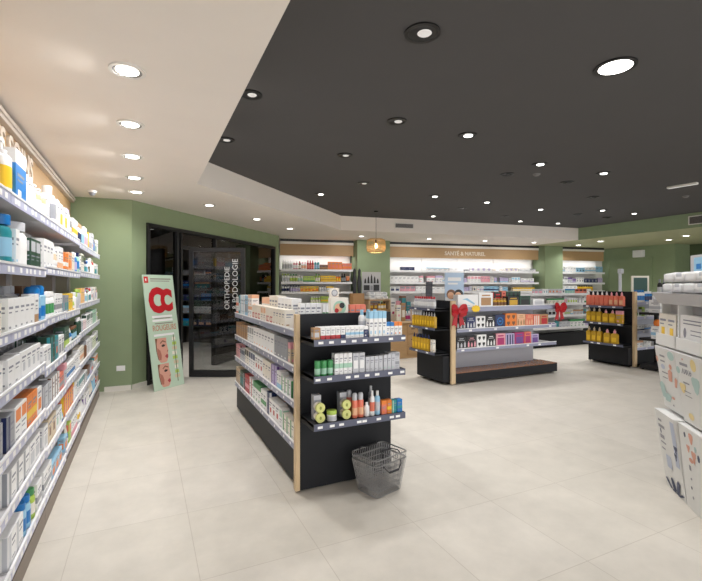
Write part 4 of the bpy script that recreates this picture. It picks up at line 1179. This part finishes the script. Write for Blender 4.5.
Tt = lambda x, z, sx=1, sz=1: tilt @ Matrix.Translation((x, -.0012, z)) @ Matrix(((sx, 0, 0, 0), (0, 0, -1, 0), (0, sz, 0, 0), (0, 0, 0, 1)))
m_ccred = M('letter_red', (190, 26, 38), rough=.45)
text('lettering', 'C', .50, m_ccred, ps, Tt(.075, PH - .575, .80, 1), .0006, .034)
text('lettering', 'C', .44, m_ccred, ps, Tt(.305, PH - .555, .72, 1), .0009, .032)
text('lettering', 'ROUGEURS', .115, M('letter_salmon', (190, 140, 116), rough=.5), ps, Tt(.085, PH - .885, .80, 1.1), .0006, .002)
def face(z0, z1, name):
    x0, x1 = .105, .345
    w_, h_ = x1 - x0, z1 - z0
    b = MB()
    X = lambda u: x0 + u * w_
    Z = lambda v: z0 + v * h_
    def poly(pts, mi, k): b.prism([(X(u), Z(v)) for u, v in pts], 'y', -.0008 * k, -.0008 * k - .0006, mi)
    poly([(.02, .99), (.93, .99), (.91, .78), (.95, .62), (1.0, .47), (.95, .42), (.97, .36), (.91, .29), (.93, .21), (.84, .06), (.70, .01), (.30, .01), (.12, .16), (.03, .5)], 1, 1.2)   # profile
    poly([(.02, .99), (.20, .99), (.10, .80), (.09, .45), (.20, .12), (.12, .16), (.03, .5)], 2, 2.2); poly([(.12, .62), (.34, .50), (.42, .30), (.36, .12), (.22, .14), (.12, .40)], 4, 2.2)    # hair edge
    poly([(.38, .80), (.60, .90), (.86, .83), (.84, .79), (.60, .85), (.40, .76)], 2, 2.2)    # brow
    poly([(.46, .68), (.60, .74), (.80, .70), (.70, .64), (.54, .63)], 3, 2.2)                # eye
    poly([(.54, .685), (.70, .705), (.68, .655), (.58, .65)], 5, 3.2)
    poly([(.88, .46), (.99, .50), (.96, .42), (.86, .40)], 4, 2.2)                            # nostril
    poly([(.68, .25), (.82, .32), (.95, .30), (.93, .25), (.95, .20), (.82, .15)], 6, 2.2)     # lips
    poly([(.68, .25), (.95, .255), (.95, .245)], 2, 3.2)
    pbuild(b, name, [P('beige'), M('print_skin', (214, 160, 142), rough=.5), P('brown'), M('print_lash', (70, 50, 44), rough=.5), M('print_shade', (176, 112, 96), rough=.5), M('print_iris', (40, 36, 36), rough=.5), M('print_lips', (172, 60, 70), rough=.5)])
face(PH - 1.39, PH - 1.0, 'printed_face')
face(PH - 1.765, PH - 1.40, 'printed_face')
b = MB()
for i in range(9):
    z = PH - 1.66 + i * .075
    rc(b, .43 + .012 * math.sin(i), .52 + .01 * math.cos(2 * i), z, z + .05, i % 3, i % 2)
rc(b, .47, .485, PH - 1.72, PH - .97, 3, 2)
pbuild(b, 'plant_print', [P('beige'), P('lime'), P('cream'), M('print_stem', (110, 120, 80), rough=.5)])

# =================================================================== WALL FITTINGS NEAR THE POSTER
b = MB(); b.cbox(-.06, .06, -.010, 0, -.04, .04, .003); b.box(-.045, -.003, -.013, -.010, -.028, .028); b.box(.003, .045, -.013, -.010, -.028, .028)
o = b.build('wall_socket', P('white'), None, (-.34, 7.533, .34), R(-6.5)); tag(o, 'white double wall socket low on the green wall', 'socket')
cd = thing('dome_camera', 'white dome security camera on the ceiling above the left shelf end', 'camera', (-.67, 7.02, ZC))
b = MB(); b.lathe([(.055, -.03, 0), (.06, -.001, 0)], seg=18); b.build('base', P('white'), cd)
b = MB(); b.lathe([(.012, -.075, 0), (.035, -.06, 0), (.046, -.03, 0)], seg=18); b.build('dome', P('grey'), cd)

# =================================================================== WHITE DISPLAY (right foreground)
e = Vector((3.44 - 3.81, 1.66 - 2.09)).normalized()
SA = math.atan2(e.y, e.x)
ds = thing('display_stand', 'white printed cardboard floor display at the right edge, packs on top', 'display', (3.81, 2.09, 0), SA)
m_card = M('display_card_white', (222, 222, 220), rough=.6)
m_cardg = M('display_card_grey', (188, 187, 190), rough=.6)
m_dnavy = M('print_dnavy', (74, 80, 104), rough=.6); m_dteal = M('print_dteal', (176, 202, 198), rough=.6); m_dyel = M('print_dyel', (228, 208, 150), rough=.6); m_dcor = M('print_dcor', (216, 160, 140), rough=.6); m_dink = M('print_dink', (146, 146, 152), rough=.6); m_dblue = M('print_dblue', (186, 194, 212), rough=.6)
PM = [m_dnavy, m_dteal, m_dyel, m_dcor, m_dink, m_dblue]
COLW = [(0.0, .345), (.352, .80)]
DD = .42
# carcass
b = MB(); b.box(.0, .80, .03, DD, 0, 1.46); b.build('carcass', m_cardg, ds)
def slant(v0, v1, z0, z1):
    """maps (u, v) on a leaning front panel to local coordinates"""
    return lambda u, t, k=0: (u, v0 + (v1 - v0) * t - k * .0008, z0 + (z1 - z0) * t)
def front_panel(x0, x1, v0, v1, z0, z1, name, taper=.02):
    b = MB()
    pts = [(x0 + taper, v0, z0), (x1, v0, z0), (x1, v1, z1), (x0, v1, z1)]
    back = [(x0 + taper, .0295, z0), (x1, .0295, z0), (x1, .0295, z1), (x0, .0295, z1)]
    vs = pts + back
    b._add(vs, [(0, 1, 2, 3), (7, 6, 5, 4), (0, 4, 5, 1), (1, 5, 6, 2), (2, 6, 7, 3), (3, 7, 4, 0)], 0)
    return b.build(name, m_card, ds)
def print_on(parent, x0, x1, v0, v1, z0, z1, shapes, name='printed_motif'):
    f_ = slant(v0, v1, z0, z1)
    b = MB()
    n_ = Vector((0, -(z1 - z0), (v1 - v0))).normalized()
    if n_.y > 0: n_ = -n_
    for k, (mi, pts) in enumerate(shapes):
        P0 = [Vector(f_(x0 + u * (x1 - x0), t)) + n_ * (.0006 + .0004 * k) for u, t in pts]
        P1 = [p - n_ * .0005 for p in P0]
        m_ = len(P0)
        b._add([tuple(p) for p in P0 + P1], [list(range(m_)), list(range(m_, 2 * m_))[::-1]] + [[i, (i + 1) % m_, m_ + (i + 1) % m_, m_ + i] for i in range(m_)], mi)
    return b.build(name, PM, parent)
def blob(cx, ct, ru, rt, n=12, wob=.0, ph=0):
    ru *= .72; rt *= .72
    return [(cx + ru * (1 + wob * math.sin(3 * a + ph)) * math.cos(a), ct + rt * (1 + wob * math.sin(3 * a + ph)) * math.sin(a)) for a in [2 * PI * i / n for i in range(n)]]
def bar_(u0, u1, t0, t1): return [(u0, t0), (u1, t0), (u1, t1), (u0, t1)]
def frond(u, t, du, dt, w_): return [(u - w_, t), (u + w_, t), (u + du + w_ * 1.3, t + dt * .8), (u + du, t + dt), (u + du - w_ * 1.3, t + dt * .8)]
specs = {
    0: [(0.0, -.085, 0.0, .61), (-.02, -.085, .64, 1.12)],
    1: [(0.0, -.060, 0.0, .60), (-.02, -.085, .62, 1.12)],
}
for ci, (x0, x1) in enumerate(COLW):
    for ti, (v0, v1, z0, z1) in enumerate(specs[ci]):
        fp = front_panel(x0, x1, v0, v1, z0, z1, 'front_panel', .02 if ci == 0 else 0)
        if ci == 0 and ti == 0:
            sh = [(4, bar_(.12, .30, .86, .89)), (4, bar_(.10, .42, .78, .82)), (4, bar_(.12, .34, .64, .69)), (4, bar_(.12, .38, .58, .60)), (4, bar_(.12, .30, .50, .52)), (0, blob(.2, .74, .04, .05)), (5, bar_(.78, .96, .40, .95)), (0, blob(.88, .62, .10, .07, wob=.4)), (0, blob(.84, .53, .08, .06, wob=.4)), (5, bar_(.30, .55, .30, .46)),
                  (0, frond(.34, .03, -.20, .10, .06)), (0, frond(.52, .02, -.08, .17, .06)), (0, frond(.66, .02, .10, .20, .06)), (0, frond(.70, .015, .22, .07, .05)), (0, frond(.44, .02, .12, .06, .06))]
        elif ci == 0:
            sh = [(3, blob(.04, .78, .08, .07)), (1, blob(.80, .90, .22, .10)), (4, bar_(.22, .48, .84, .87)), (4, bar_(.22, .46, .76, .785)), (5, blob(.32, .68, .14, .06)), (3, blob(.72, .72, .10, .06)), (3, frond(.62, .48, .05, .20, .08)), (3, frond(.86, .42, .06, .16, .05)), (4, bar_(.25, .55, .58, .60)), (4, bar_(.25, .5, .50, .515)), (1, frond(.2, .16, -.06, .26, .10)), (1, frond(.34, .12, .06, .14, .12)), (3, blob(.66, .22, .10, .03)), (4, blob(.62, .10, .05, .02))]
        elif ti == 0:
            sh = [(0, blob(.20, .90, .045, .045)), (3, blob(.40, .90, .09, .09, wob=.2)), (3, blob(.28, .76, .07, .06, wob=.3)), (3, blob(.44, .70, .09, .10, wob=.3)), (3, blob(.34, .63, .10, .04)), (1, blob(.52, .8, .05, .05)), (0, blob(.6, .72, .05, .06)), (4, bar_(.25, .31, .50, .56)), (4, blob(.28, .40, .03, .02)), (0, blob(.26, .29, .025, .025)), (4, blob(.28, .18, .03, .025))]
        else:
            sh = [(3, blob(.26, .92, .03, .02)), (1, blob(.06, .74, .09, .07)), (2, blob(.14, .50, .14, .10, wob=.2)), (2, blob(.60, .88, .12, .12)), (1, blob(.60, .62, .16, .16, wob=.2)), (4, bar_(.18, .40, .46, .47)), (4, bar_(.2, .42, .40, .41)), (2, blob(.30, .12, .12, .07)), (4, bar_(.16, .42, .83, .87)), (4, bar_(.20, .40, .58, .6))]
        print_on(fp, x0, x1, v0, v1, z0, z1, sh)
        if ci == 1 and ti == 1:
            f_ = slant(v0, v1, z0, z1)
            text('lettering', '100%', .085, m_dink, fp, Matrix.Translation((x0 + .085, -.075, .98)) @ Matrix.Rotation(math.atan2(v1 - v0, z1 - z0) * -1 * -1, 4, 'X') @ Matrix(((.8, 0, 0, 0), (0, 0, -1, 0), (0, 1, 0, 0), (0, 0, 0, 1))), .0006, .001)
# tray lip, open compartment, header tray
for x0, x1 in COLW:
    b = MB(); b.box(x0, x1, -.075, .029, 1.135, 1.15); b.box(x0, x1, -.075, -.068, 1.15, 1.225); b.box(x0, x0 + .006, -.075, .029, 1.15, 1.225); b.box(x1 - .006, x1, -.075, .029, 1.15, 1.225)
    b.build('tray', m_card, ds)
b = MB(); b.box(.335, .36, -.055, .029, 1.226, 1.459); b.build('divider', m_card, ds)
b = MB(); b.box(-.012, .0, -.03, .029, 1.226, 1.459); b.build('side_flap', m_card, ds)
b = MB(); b.prism([(-.05, 1.46), (-.105, 1.545), (-.095, 1.545), (-.045, 1.475), (.42, 1.475), (.42, 1.46)], 'x', -.005, .80)
b.prism([(-.015, 1.46), (-.045, 1.55), (-.035, 1.55), (-.007, 1.475), (-.0055, 1.475), (-.0055, 1.46)], 'y', .42, -.085)
b.build('top_tray', m_cardg, ds)
b = MB(); b.cbox(.03, .23, .152, .158, 1.4755, 1.84, .003); b.build('header_card', m_cardg, ds)
b = MB(); b.box(.09, .22, .1505, .1519, 1.70, 1.82, 0); b.box(.13, .20, .1495, .1505, 1.73, 1.77, 1); b.build('header_print', [P('pale-blue'), P('blue')], ds)
# contents: cartons in the compartment and soft white packs on the top tray
FD = Frame(3.81, 2.09, SA)
run(FD, .012, .33, 1.15, 'in white display left compartment', [('ct', 'cream', 'yellow', 'dot', .145, .08, .23, 2)], setback=-.055)
run(FD, .368, .79, 1.15, 'in white display right compartment', [('ct', 'white', 'silver', 'oval', .38, .075, .24, 1)], setback=-.05)
rd = random.Random(4)
pk_spots = []
heap = []
for lay, (ua, n_) in enumerate(((-.0, 4), (.004, 4), (.03, 4))):
    for row, v in enumerate((-.030, .178)):
        if lay == 2 and row: continue
        for q in range(n_): heap.append((ua + q * .172, v, 1.4755 + .078 * lay))
for i, (u, v, z) in enumerate(heap):
    if u + .165 > .80: continue
    product('pk', 'white', 'silver', 'print' if i % 2 else 'plain', .162, .162, .077, FD.at(u + .0825, v + .0825, z), SA + R(rd.uniform(-3, 3)), 'on the white display top tray', i)

# =================================================================== CHECKOUT COUNTER
ct = thing('counter', 'light oak sales counter between the two front gondolas, drawers at right', 'counter', (4.95, 8.52, 0))
b = MB(); b.box(-.95, .58, -.34, .34, 0, .78); b.build('body', m_oakd, ct)
b = MB(); b.cbox(-.98, .61, -.37, .37, .78, .82, .004); b.build('worktop', m_oak, ct)
for i in range(3):
    b = MB(); b.cbox(.30, .57, -.352, -.341, .07 + .235 * i, .29 + .235 * i, .003); d__ = b.build('drawer', m_oakd, ct)
    b = MB(); b.box(.39, .48, -.36, -.3525, .17 + .235 * i, .185 + .235 * i); b.build('handle', m_blackm, d__)
CZ = .8205
cr = thing('display_crate', 'wooden crate display stacked on the counter before the green pillar', 'display', (4.66, 8.52, CZ))
b = MB()
for z in (0, .24, .46): b.box(-.26, .26, -.16, .16, z, z + .02)
b.build('shelf_board', m_oakd, cr)
for x in (-.26, .245):
    b = MB(); b.box(x, x + .015, -.16, .16, .02, .46); b.build('side_panel', m_oak, cr)
FC = Frame(4.42, 8.38, 0)
run(FC, .0, .46, CZ + .02, 'in wooden crate lower shelf', [('bt', 'gold', 'black', 'cream', .07, .07, .18, 3), ('ct', 'black', 'gold', 'band', .09, .08, .19, 2)], setback=.02)
run(FC, .0, .46, CZ + .26, 'in wooden crate upper shelf', [('ct', 'brown', 'gold', 'panel', .10, .08, .15, 2), ('bt', 'gold', 'black', 'cream', .065, .065, .16, 3)], setback=.02)
for i in range(9):
    r_, c_ = divmod(i, 3) if i < 6 else (2, i - 6)
    u = .005 + c_ * .155 + (.0 if r_ < 2 else .02)
    v = [.0, .145, .07][r_]
    z = CZ + .4805 + (0 if r_ < 2 else .085)
    product('pk', 'white', 'silver', 'plain' if i % 2 else 'print', .15, .14, .085, FC.at(u + .075, v + .09, z), 0, 'on the wooden crate top', i)
ph = thing('picture_panel', 'black and white picture panel standing against the green pillar', 'picture', (4.68, 8.80, CZ), 0)
b = MB(); b.box(-.24, .24, 0, .02, 0, 1.10); b.build('panel', P('silver'), ph)
b = MB()
rp = random.Random(2)
for i in range(5):
    x = -.16 + .08 * i; h = .12 + .05 * (2 - abs(i - 2))
    b.prism([(x - .03, .84), (x + .03, .84), (x + .02, .84 + h * .7), (x, .84 + h), (x - .02, .84 + h * .7)], 'y', -.0008, 0, 0)
b.box(-.21, .21, -.0008, 0, .58, .66, 1); b.box(-.20, -.05, -.0008, 0, .68, .80, 0); b.box(.05, .2, -.0008, 0, .67, .81, 0); b.box(-.03, .03, -.0008, 0, .69, .79, 1)
b.build('printed_picture', [P('black'), P('grey')], ph)
kb = thing('display_box', 'tall kraft display box with two black cut-out figures left of the crate', 'display', (4.16, 8.50, CZ))
b = MB(); b.box(-.13, .13, -.1, .1, 0, .62); b.build('box_body', P('kraft'), kb)
for x in (-.06, .06):
    b = MB(); b.prism([(x - .03, .62), (x + .03, .62), (x + .045, .86), (x + .02, 1.02), (x + .025, 1.12), (x, 1.16), (x - .025, 1.12), (x - .02, 1.02), (x - .045, .86)], 'y', -.02, .02); b.build('cut_out', P('black'), kb)
FCC = Frame(4.98, 8.22, 0)
run(FCC, .02, .56, CZ, 'on oak counter front right', [('ct', 'cream', 'pink', 'dot', .11, .08, .36, 1), ('ct', 'kraft', 'cream', 'panel', .10, .08, .40, 1), ('bt', 'silver', 'white', 'magenta', .06, .06, .22, 2), ('ct', 'white', 'kraft', 'stripe', .06, .06, .3, 1)], setback=.0, gapf=.01)
run(FCC, .02, .56, CZ, 'on oak counter rear right', [('ct', 'white', 'magenta', 'dot', .13, .10, .50, 1), ('ct', 'pink', 'cream', 'band', .12, .10, .44, 1), ('ct', 'brown', 'teal', 'block', .13, .10, .55, 1), ('ct', 'teal', 'yellow', 'base', .11, .1, .42, 1)], setback=.26, gapf=.01)
mo = thing('display_stand', 'dark grey curved stand rising behind the red-capped bottles', 'stand', (5.86, 8.22, 0), R(-20))
b = MB(); b.cbox(-.16, .16, -.14, .14, 0, .03, .004); b.build('base', m_blackm, mo)
b = MB(); b.box(-.025, .025, .0, .04, .03, 1.40); b.build('stem', m_blackm, mo)
b = MB(); b.prism([(-.02, 1.30), (.02, 1.30), (.035, 1.42), (.03, 1.56), (.0, 1.70), (-.03, 1.70), (-.01, 1.55), (.0, 1.42)], 'x', -.075, .075); b.build('back_shell', M('dark_grey_plastic', (84, 84, 92), rough=.5), mo)

# =================================================================== PENDANTS
m_rattan = M('rattan', (206, 172, 122), rough=.6, noise=.12, scale=40)
m_bulb = M('warm_bulb', (255, 224, 170), rough=.4, emit=5.0)
def pendant(x, y, zc, label, r=.21, h=.30, top=ZD):
    root = thing('pendant_lamp', label, 'lamp', (x, y, zc))
    b = MB(); b.lathe([(.05, top - zc - .03, 0), (.05, top - zc - .0005, 0)]); b.build('ceiling_rose', m_blackm, root)
    b = MB(); b.tube([(0, 0, h * .4), (0, 0, top - zc - .03)], .004, 6); b.build('cord', m_blackm, root)
    b = MB()
    n = 40
    for i in range(n):
        a = 2 * PI * i / n
        prof = [(.62, .5), (.93, .42), (1.0, .1), (1.0, -.2), (.90, -.44), (.6, -.5)]
        b.tube([(r * k * math.cos(a), r * k * math.sin(a), h * t) for k, t in prof], .0055, 4)
    for k, t in ((.62, .5), (1.005, .0), (.6, -.5), (.95, .40), (.92, -.42)):
        b.tube([(r * k * math.cos(2 * PI * i / 28), r * k * math.sin(2 * PI * i / 28), h * t) for i in range(28)], .006, 5, closed=True)
    b.build('lamp_shade', m_rattan, root)
    b = MB(); b.lathe([(.02, .05, 0), (.02, .13, 0)]); b.build('socket', m_blackm, root)
    b = MB(); b.lathe([(.008, -.06, 0), (.03, -.04, 0), (.036, 0, 0), (.022, .04, 0), (.016, .05, 0)], seg=12); b.build('bulb', m_bulb, root)
    l = bpy.data.lights.new('bulb_light', 'POINT'); l.energy = 4; l.color = (1, .78, .5); l.shadow_soft_size = .05
    o = bpy.data.objects.new('bulb_light', l); COLL.objects.link(o); o.parent = root; o.location = (0, 0, -.12)
pendant(4.65, 8.53, 2.50, 'rattan drum pendant lamp hanging before the green pillar')
pendant(9.10, 3.70, 2.02 + .14, 'rattan pendant lamp at the far right edge behind the white display', r=.2, top=ZD)

# =================================================================== CEILING SPOTS
m_ringw = M('spot_ring_white', (226, 222, 216), rough=.4)
m_ringb = M('spot_ring_black', (15, 15, 15), rough=.45)
m_inner = M('spot_inner', (120, 116, 112), rough=.35, metal=.4)
m_lens = M('spot_lens', (255, 252, 245), rough=.4, emit=6.0)
m_lensdim = M('spot_lens_dim', (216, 214, 212), rough=.4, emit=.35)
m_lensoff = M('spot_lens_off', (34, 33, 33), rough=.25)
def spot(x, y, z, r, dark, lit, label, grp, power, bright=True, tilt=(0, 0), aim=(0, 0, 0), lens=None):
    root = thing('ceiling_spot', label, 'spotlight', (x, y, z), 0, grp)
    b = MB()
    b.lathe([(r * .80, -.0005, 0), (r * .80, -.010, 0), (r, -.010, 0), (r, -.0005, 0)], seg=28, cap=False)
    b.build('trim_ring', m_ringb if dark else m_ringw, root)
    b = MB()
    b.lathe([(r * .795, -.009, 0), (r * .62, -.0035, 0), (.001, -.003, 0)], seg=28, cap=False); b.build('reflector', m_ringb if dark else m_inner, root)
    b = MB(); T = Matrix.Translation((tilt[0], tilt[1], 0))
    rr = r * (lens or (.40 if dark and not bright else .48 if dark else .62))
    b.lathe([(rr, -.0085, 0), (rr * .9, -.0125, 0), (.001, -.0125, 0)], seg=24, T=T, cap=False)
    b.build('lens', m_lens if bright else m_lensdim if lit else m_lensoff, root)
    if lit: lamp('spot_light', root, (0, 0, -.02), power, r * 1.4, spread=140 if not dark else 115, rot=aim)
BG = 'pale ceiling spots'
for i, (x, y) in enumerate([(-.10, 3.01), (-.11, 4.0), (-.12, 4.98), (-.12, 5.95), (-.11, 6.84)]):
    spot(x, y, ZC, .105, False, True, f'white recessed spot over the left aisle, {ords[i]} from the camera', BG, P_BEIGE * 1.7, aim=(0, R(32), 0))
for i, (x, y) in enumerate([(.95, 7.46), (2.0, 8.6), (3.02, 9.69)]):
    spot(x, y, ZC, .10, False, True, f'white recessed spot above the glass door wall, {ords[i]} from the left', BG, P_BEIGE * .8)
DKG = 'dark ceiling spots'
spot(3.23, 2.13, ZD, .145, True, True, 'large bright round light on the charcoal ceiling, upper right', DKG, P_DARK * 1.1, lens=.82)
dk = [(1.65, 2.39, 0, 1, 'largest black-ringed spot at the top centre of the charcoal ceiling'), (.83, 3.8, 0, 1, 'black-ringed spot at the charcoal ceiling edge, nearer of two'), (.83, 5.1, 0, 1, 'black-ringed spot at the charcoal ceiling edge, farther of two'),
      (2.30, 3.78, 0, 1, 'black-ringed spot behind the large top-centre one'), (2.30, 5.05, 0, 1, 'small dim spot second behind the large top-centre one'), (3.22, 3.80, 1, 1, 'lit spot left of the ceiling middle, behind the large bright light'),
      (2.87, 7.38, 1, 1, 'lit spot by the diagonal soffit edge, left of the rattan lamp'), (3.2, 6.3, 0, 1, 'dim black spot ahead of the diagonal soffit, near its lit neighbour'),
      (4.88, 4.28, 1, 1, 'lit tilted spot in the right-hand ceiling cluster, nearest row'), (4.88, 4.87, 0, 0, 'unlit black spot left in the right-hand ceiling cluster'), (6.13, 4.84, 0, 0, 'unlit black spot in the middle of the right-hand cluster'), (6.12, 4.22, 1, 1, 'lit tilted spot at the right of the right-hand cluster'),
      (4.86, 6.65, 1, 1, 'lit spot above the gift gondola, left of a pair'), (6.14, 6.68, 1, 1, 'lit spot above the gift gondola, right of a pair'), (6.14, 7.43, 0, 0, 'unlit black spot above the rear of the gift gondola'), (7.77, 6.80, 1, 1, 'bright lit spot beyond the right-hand ceiling cluster'),
      (7.78, 7.85, 0, 0, 'unlit black spot behind the bright far spot'), (7.61, 5.45, 0, 0, 'unlit black spot right of the ceiling cluster, middle row'), (9.1, 6.9, 0, 0, 'unlit black spot at far right near the green soffit'), (9.1, 6.3, 1, 1, 'small lit spot at far right, left of two'),
      (10.15, 6.9, 0, 0, 'unlit farthest right black spot by the green soffit'), (10.15, 6.26, 1, 1, 'small lit spot at far right, right of two'), (6.2, 8.55, 1, 1, 'small lit spot just before the rear soffit, leftmost'), (8.7, 8.25, 1, 1, 'small lit spot just before the rear soffit, middle one'), (9.9, 8.1, 1, 1, 'small lit spot just before the rear soffit, rightmost')]
for x, y, br, lit, lab in dk:
    spot(x, y, ZD, .10 if not (x < 2 and y < 3) else .118, True, bool(lit), lab, DKG, P_DARK * (1.0 if br else .7), bright=bool(br), tilt=(.012, .0) if br else (.01, -.01))
# spots on the pale ceiling around the right soffit
for i, (x, y) in enumerate([(12.2, 8.5), (12.7, 9.6), (12.9, 6.6), (13.6, 7.4)]):
    spot(x, y, ZC, .11, False, True, ['white recessed spot under the green ceiling, nearest the narrow pillar', 'white recessed spot under the green ceiling before the right shelving', 'white recessed spot under the green ceiling, nearest on the right', 'white recessed spot under the green ceiling above the green door'][i], 'green ceiling spots', P_BEIGE * 1.2)
for i, (x, y) in enumerate([(5.2, 10.35), (7.2, 10.1), (9.0, 9.85), (10.7, 9.6)]):
    spot(x, y, ZC, .09, False, True, f'white recessed spot before the rear wall shelves, {ords[i]} from the left', 'rear ceiling spots', P_BEIGE * 1.1, aim=(R(25), 0, WA))
ll = thing('linear_lamp', 'short white linear lamp on the charcoal ceiling at right', 'lamp', (8.0, 4.15, ZD), R(97))
b = MB(); b.cbox(-.21, .21, -.04, .04, -.03, -.0005, .004); b.build('housing', m_trim, ll)
b = MB(); b.box(-.20, .20, -.03, .03, -.033, -.0305); b.build('diffuser', m_lensdim, ll)
for x, y, lab in ((5.27, 4.68, 'small grey sensor disc between two ceiling spots'), (9.06, 4.64, 'small grey sensor disc right of the linear lamp')):
    b = MB(); b.lathe([(.03, -.03, 0), (.05, -.012, 0), (.055, -.0005, 0)], seg=16); o = b.build('ceiling_sensor', M('sensor_grey', (110, 108, 106), rough=.5), None, (x, y, ZD)); tag(o, lab, 'sensor', 'ceiling sensors')

# ------------------------------------------------------------------ air grilles on the soffits
def grille(loc, rz, label, W=.52, H=.14):
    root = thing('air_vent', label, 'vent', loc, rz)
    b = MB(); b.box(-W/2, W/2, -.012, 0, -H/2, -H/2 + .02); b.box(-W/2, W/2, -.012, 0, H/2 - .02, H/2); b.box(-W/2, -W/2 + .02, -.012, 0, -H/2 + .02, H/2 - .02); b.box(W/2 - .02, W/2, -.012, 0, -H/2 + .02, H/2 - .02)
    b.build('frame', m_trim, root)
    b = MB(); b.box(-W/2 + .02, W/2 - .02, -.002, 0, -H/2 + .02, H/2 - .02); b.build('backing', M('vent_backing', (96, 92, 88), rough=.6), root)
    for i in range(6):
        z = -H/2 + .03 + (H - .06) * i / 5
        b = MB(); b.box(-W/2 + .02, W/2 - .02, -.010, -.003, z - .005, z + .005); b.build('slat', m_inner, root)
sdir = Vector((Cc[0] - B_[0], Cc[1] - B_[1])).normalized(); sn = Vector((sdir.y, -sdir.x))
gp = Vector(B_) + sdir * 1.65 + sn * .001
grille((gp.x, gp.y, 3.10), math.atan2(sdir.y, sdir.x), 'grey air vent grille on the beige soffit right of the rattan lamp')
grille((11.298, 5.42, 3.10), -PI / 2, 'white air vent grille on the green soffit at far right', .62, .2)

# =================================================================== FAR RIGHT CORNER
el = thing('emergency_light', 'white emergency light box high on the far green wall', 'lamp', (X_R - .002, 9.05, 2.68), -PI / 2)
b = MB(); b.cbox(-.17, .17, -.14, 0, -.12, .12, .02); b.build('housing', P('white'), el)
b = MB(); b.box(-.13, .13, -.144, -.1405, -.09, .03); b.build('diffuser', P('white'), el)
sp_ = thing('weighing_scale', 'slim white post with a rounded head before the green wall', 'scale', (11.26, 7.2, 0))
b = MB(); b.cbox(-.2, .2, -.22, .22, 0, .08, .01); b.build('base', P('silver'), sp_)
b = MB(); b.cbox(-.03, .03, .07, .13, .08, 1.92, .01); b.build('post', P('silver'), sp_)
b = MB(); b.cbox(-.055, .055, .03, .14, 1.92, 2.05, .02); b.build('head', P('silver'), sp_)
nb = thing('notice_frame', 'cream-framed dark teal notice board behind the right gondola', 'notice board', (12.35, 7.45, 0), -R(25))
b = MB(); b.box(-.03, .03, 0, .03, 0.03, 1.2); b.build('stand_post', m_trim, nb)
b = MB(); b.cbox(-.2, .2, -.15, .15, 0, .03, .004); b.build('stand_base', m_trim, nb)
b = MB(); b.cbox(-.24, .24, -.02, .02, 1.2, 1.88, .004); b.build('frame', P('cream'), nb)
b = MB(); b.box(-.19, .19, -.0215, -.0201, 1.25, 1.83); b.build('panel', M('notice_teal', (66, 96, 92), rough=.6), nb)
bc = thing('shelving', 'low back counter behind the white display holding dark bottles', 'shelf', (12.95, 6.75, 0), -R(25))
b = MB(); b.box(-.75, .75, -.2, .2, 0, 1.28); b.build('body', m_wallpan, bc)
b = MB(); b.cbox(-.78, .78, -.23, .23, 1.28, 1.32, .004); b.build('worktop', m_trim, bc)
FBC = Frame(12.95 - .75 * math.cos(R(25)) - .23 * math.sin(R(25)), 6.75 + .75 * math.sin(R(25)) - .23 * math.cos(R(25)), -R(25))
run(FBC, .06, 1.45, 1.3201, 'on counter behind white display', [('bt', 'black', 'grey', 'silver', .11, .11, .46, 9)], setback=.08, gapf=.01)

# =================================================================== LABELS OF THE PRODUCTS
PLUR = {'carton': 'cartons', 'bottle': 'bottles', 'pump_bottle': 'pump bottles', 'spray_bottle': 'spray bottles', 'tube': 'tubes', 'jar': 'jars', 'gift_box': 'gift boxes', 'flask': 'flat bottles', 'soft_pack': 'soft packs', 'box': 'boxes', 'packet': 'packets'}
by = {}
for dsc, place, order, o, name in REG: by.setdefault((place, dsc), []).append((order, o, name))
for (place, dsc), lst in by.items():
    lst.sort(key=lambda t: t[0])
    n = len(lst)
    for i, (_, o, name) in enumerate(lst):
        lab = f'{dsc} {place}' if n == 1 else f'{dsc}, {ordinal(i + 1)} of {card(n)}, {place}'
        o['label'] = lab
        o['group'] = f'{PLUR[name]} {place}'
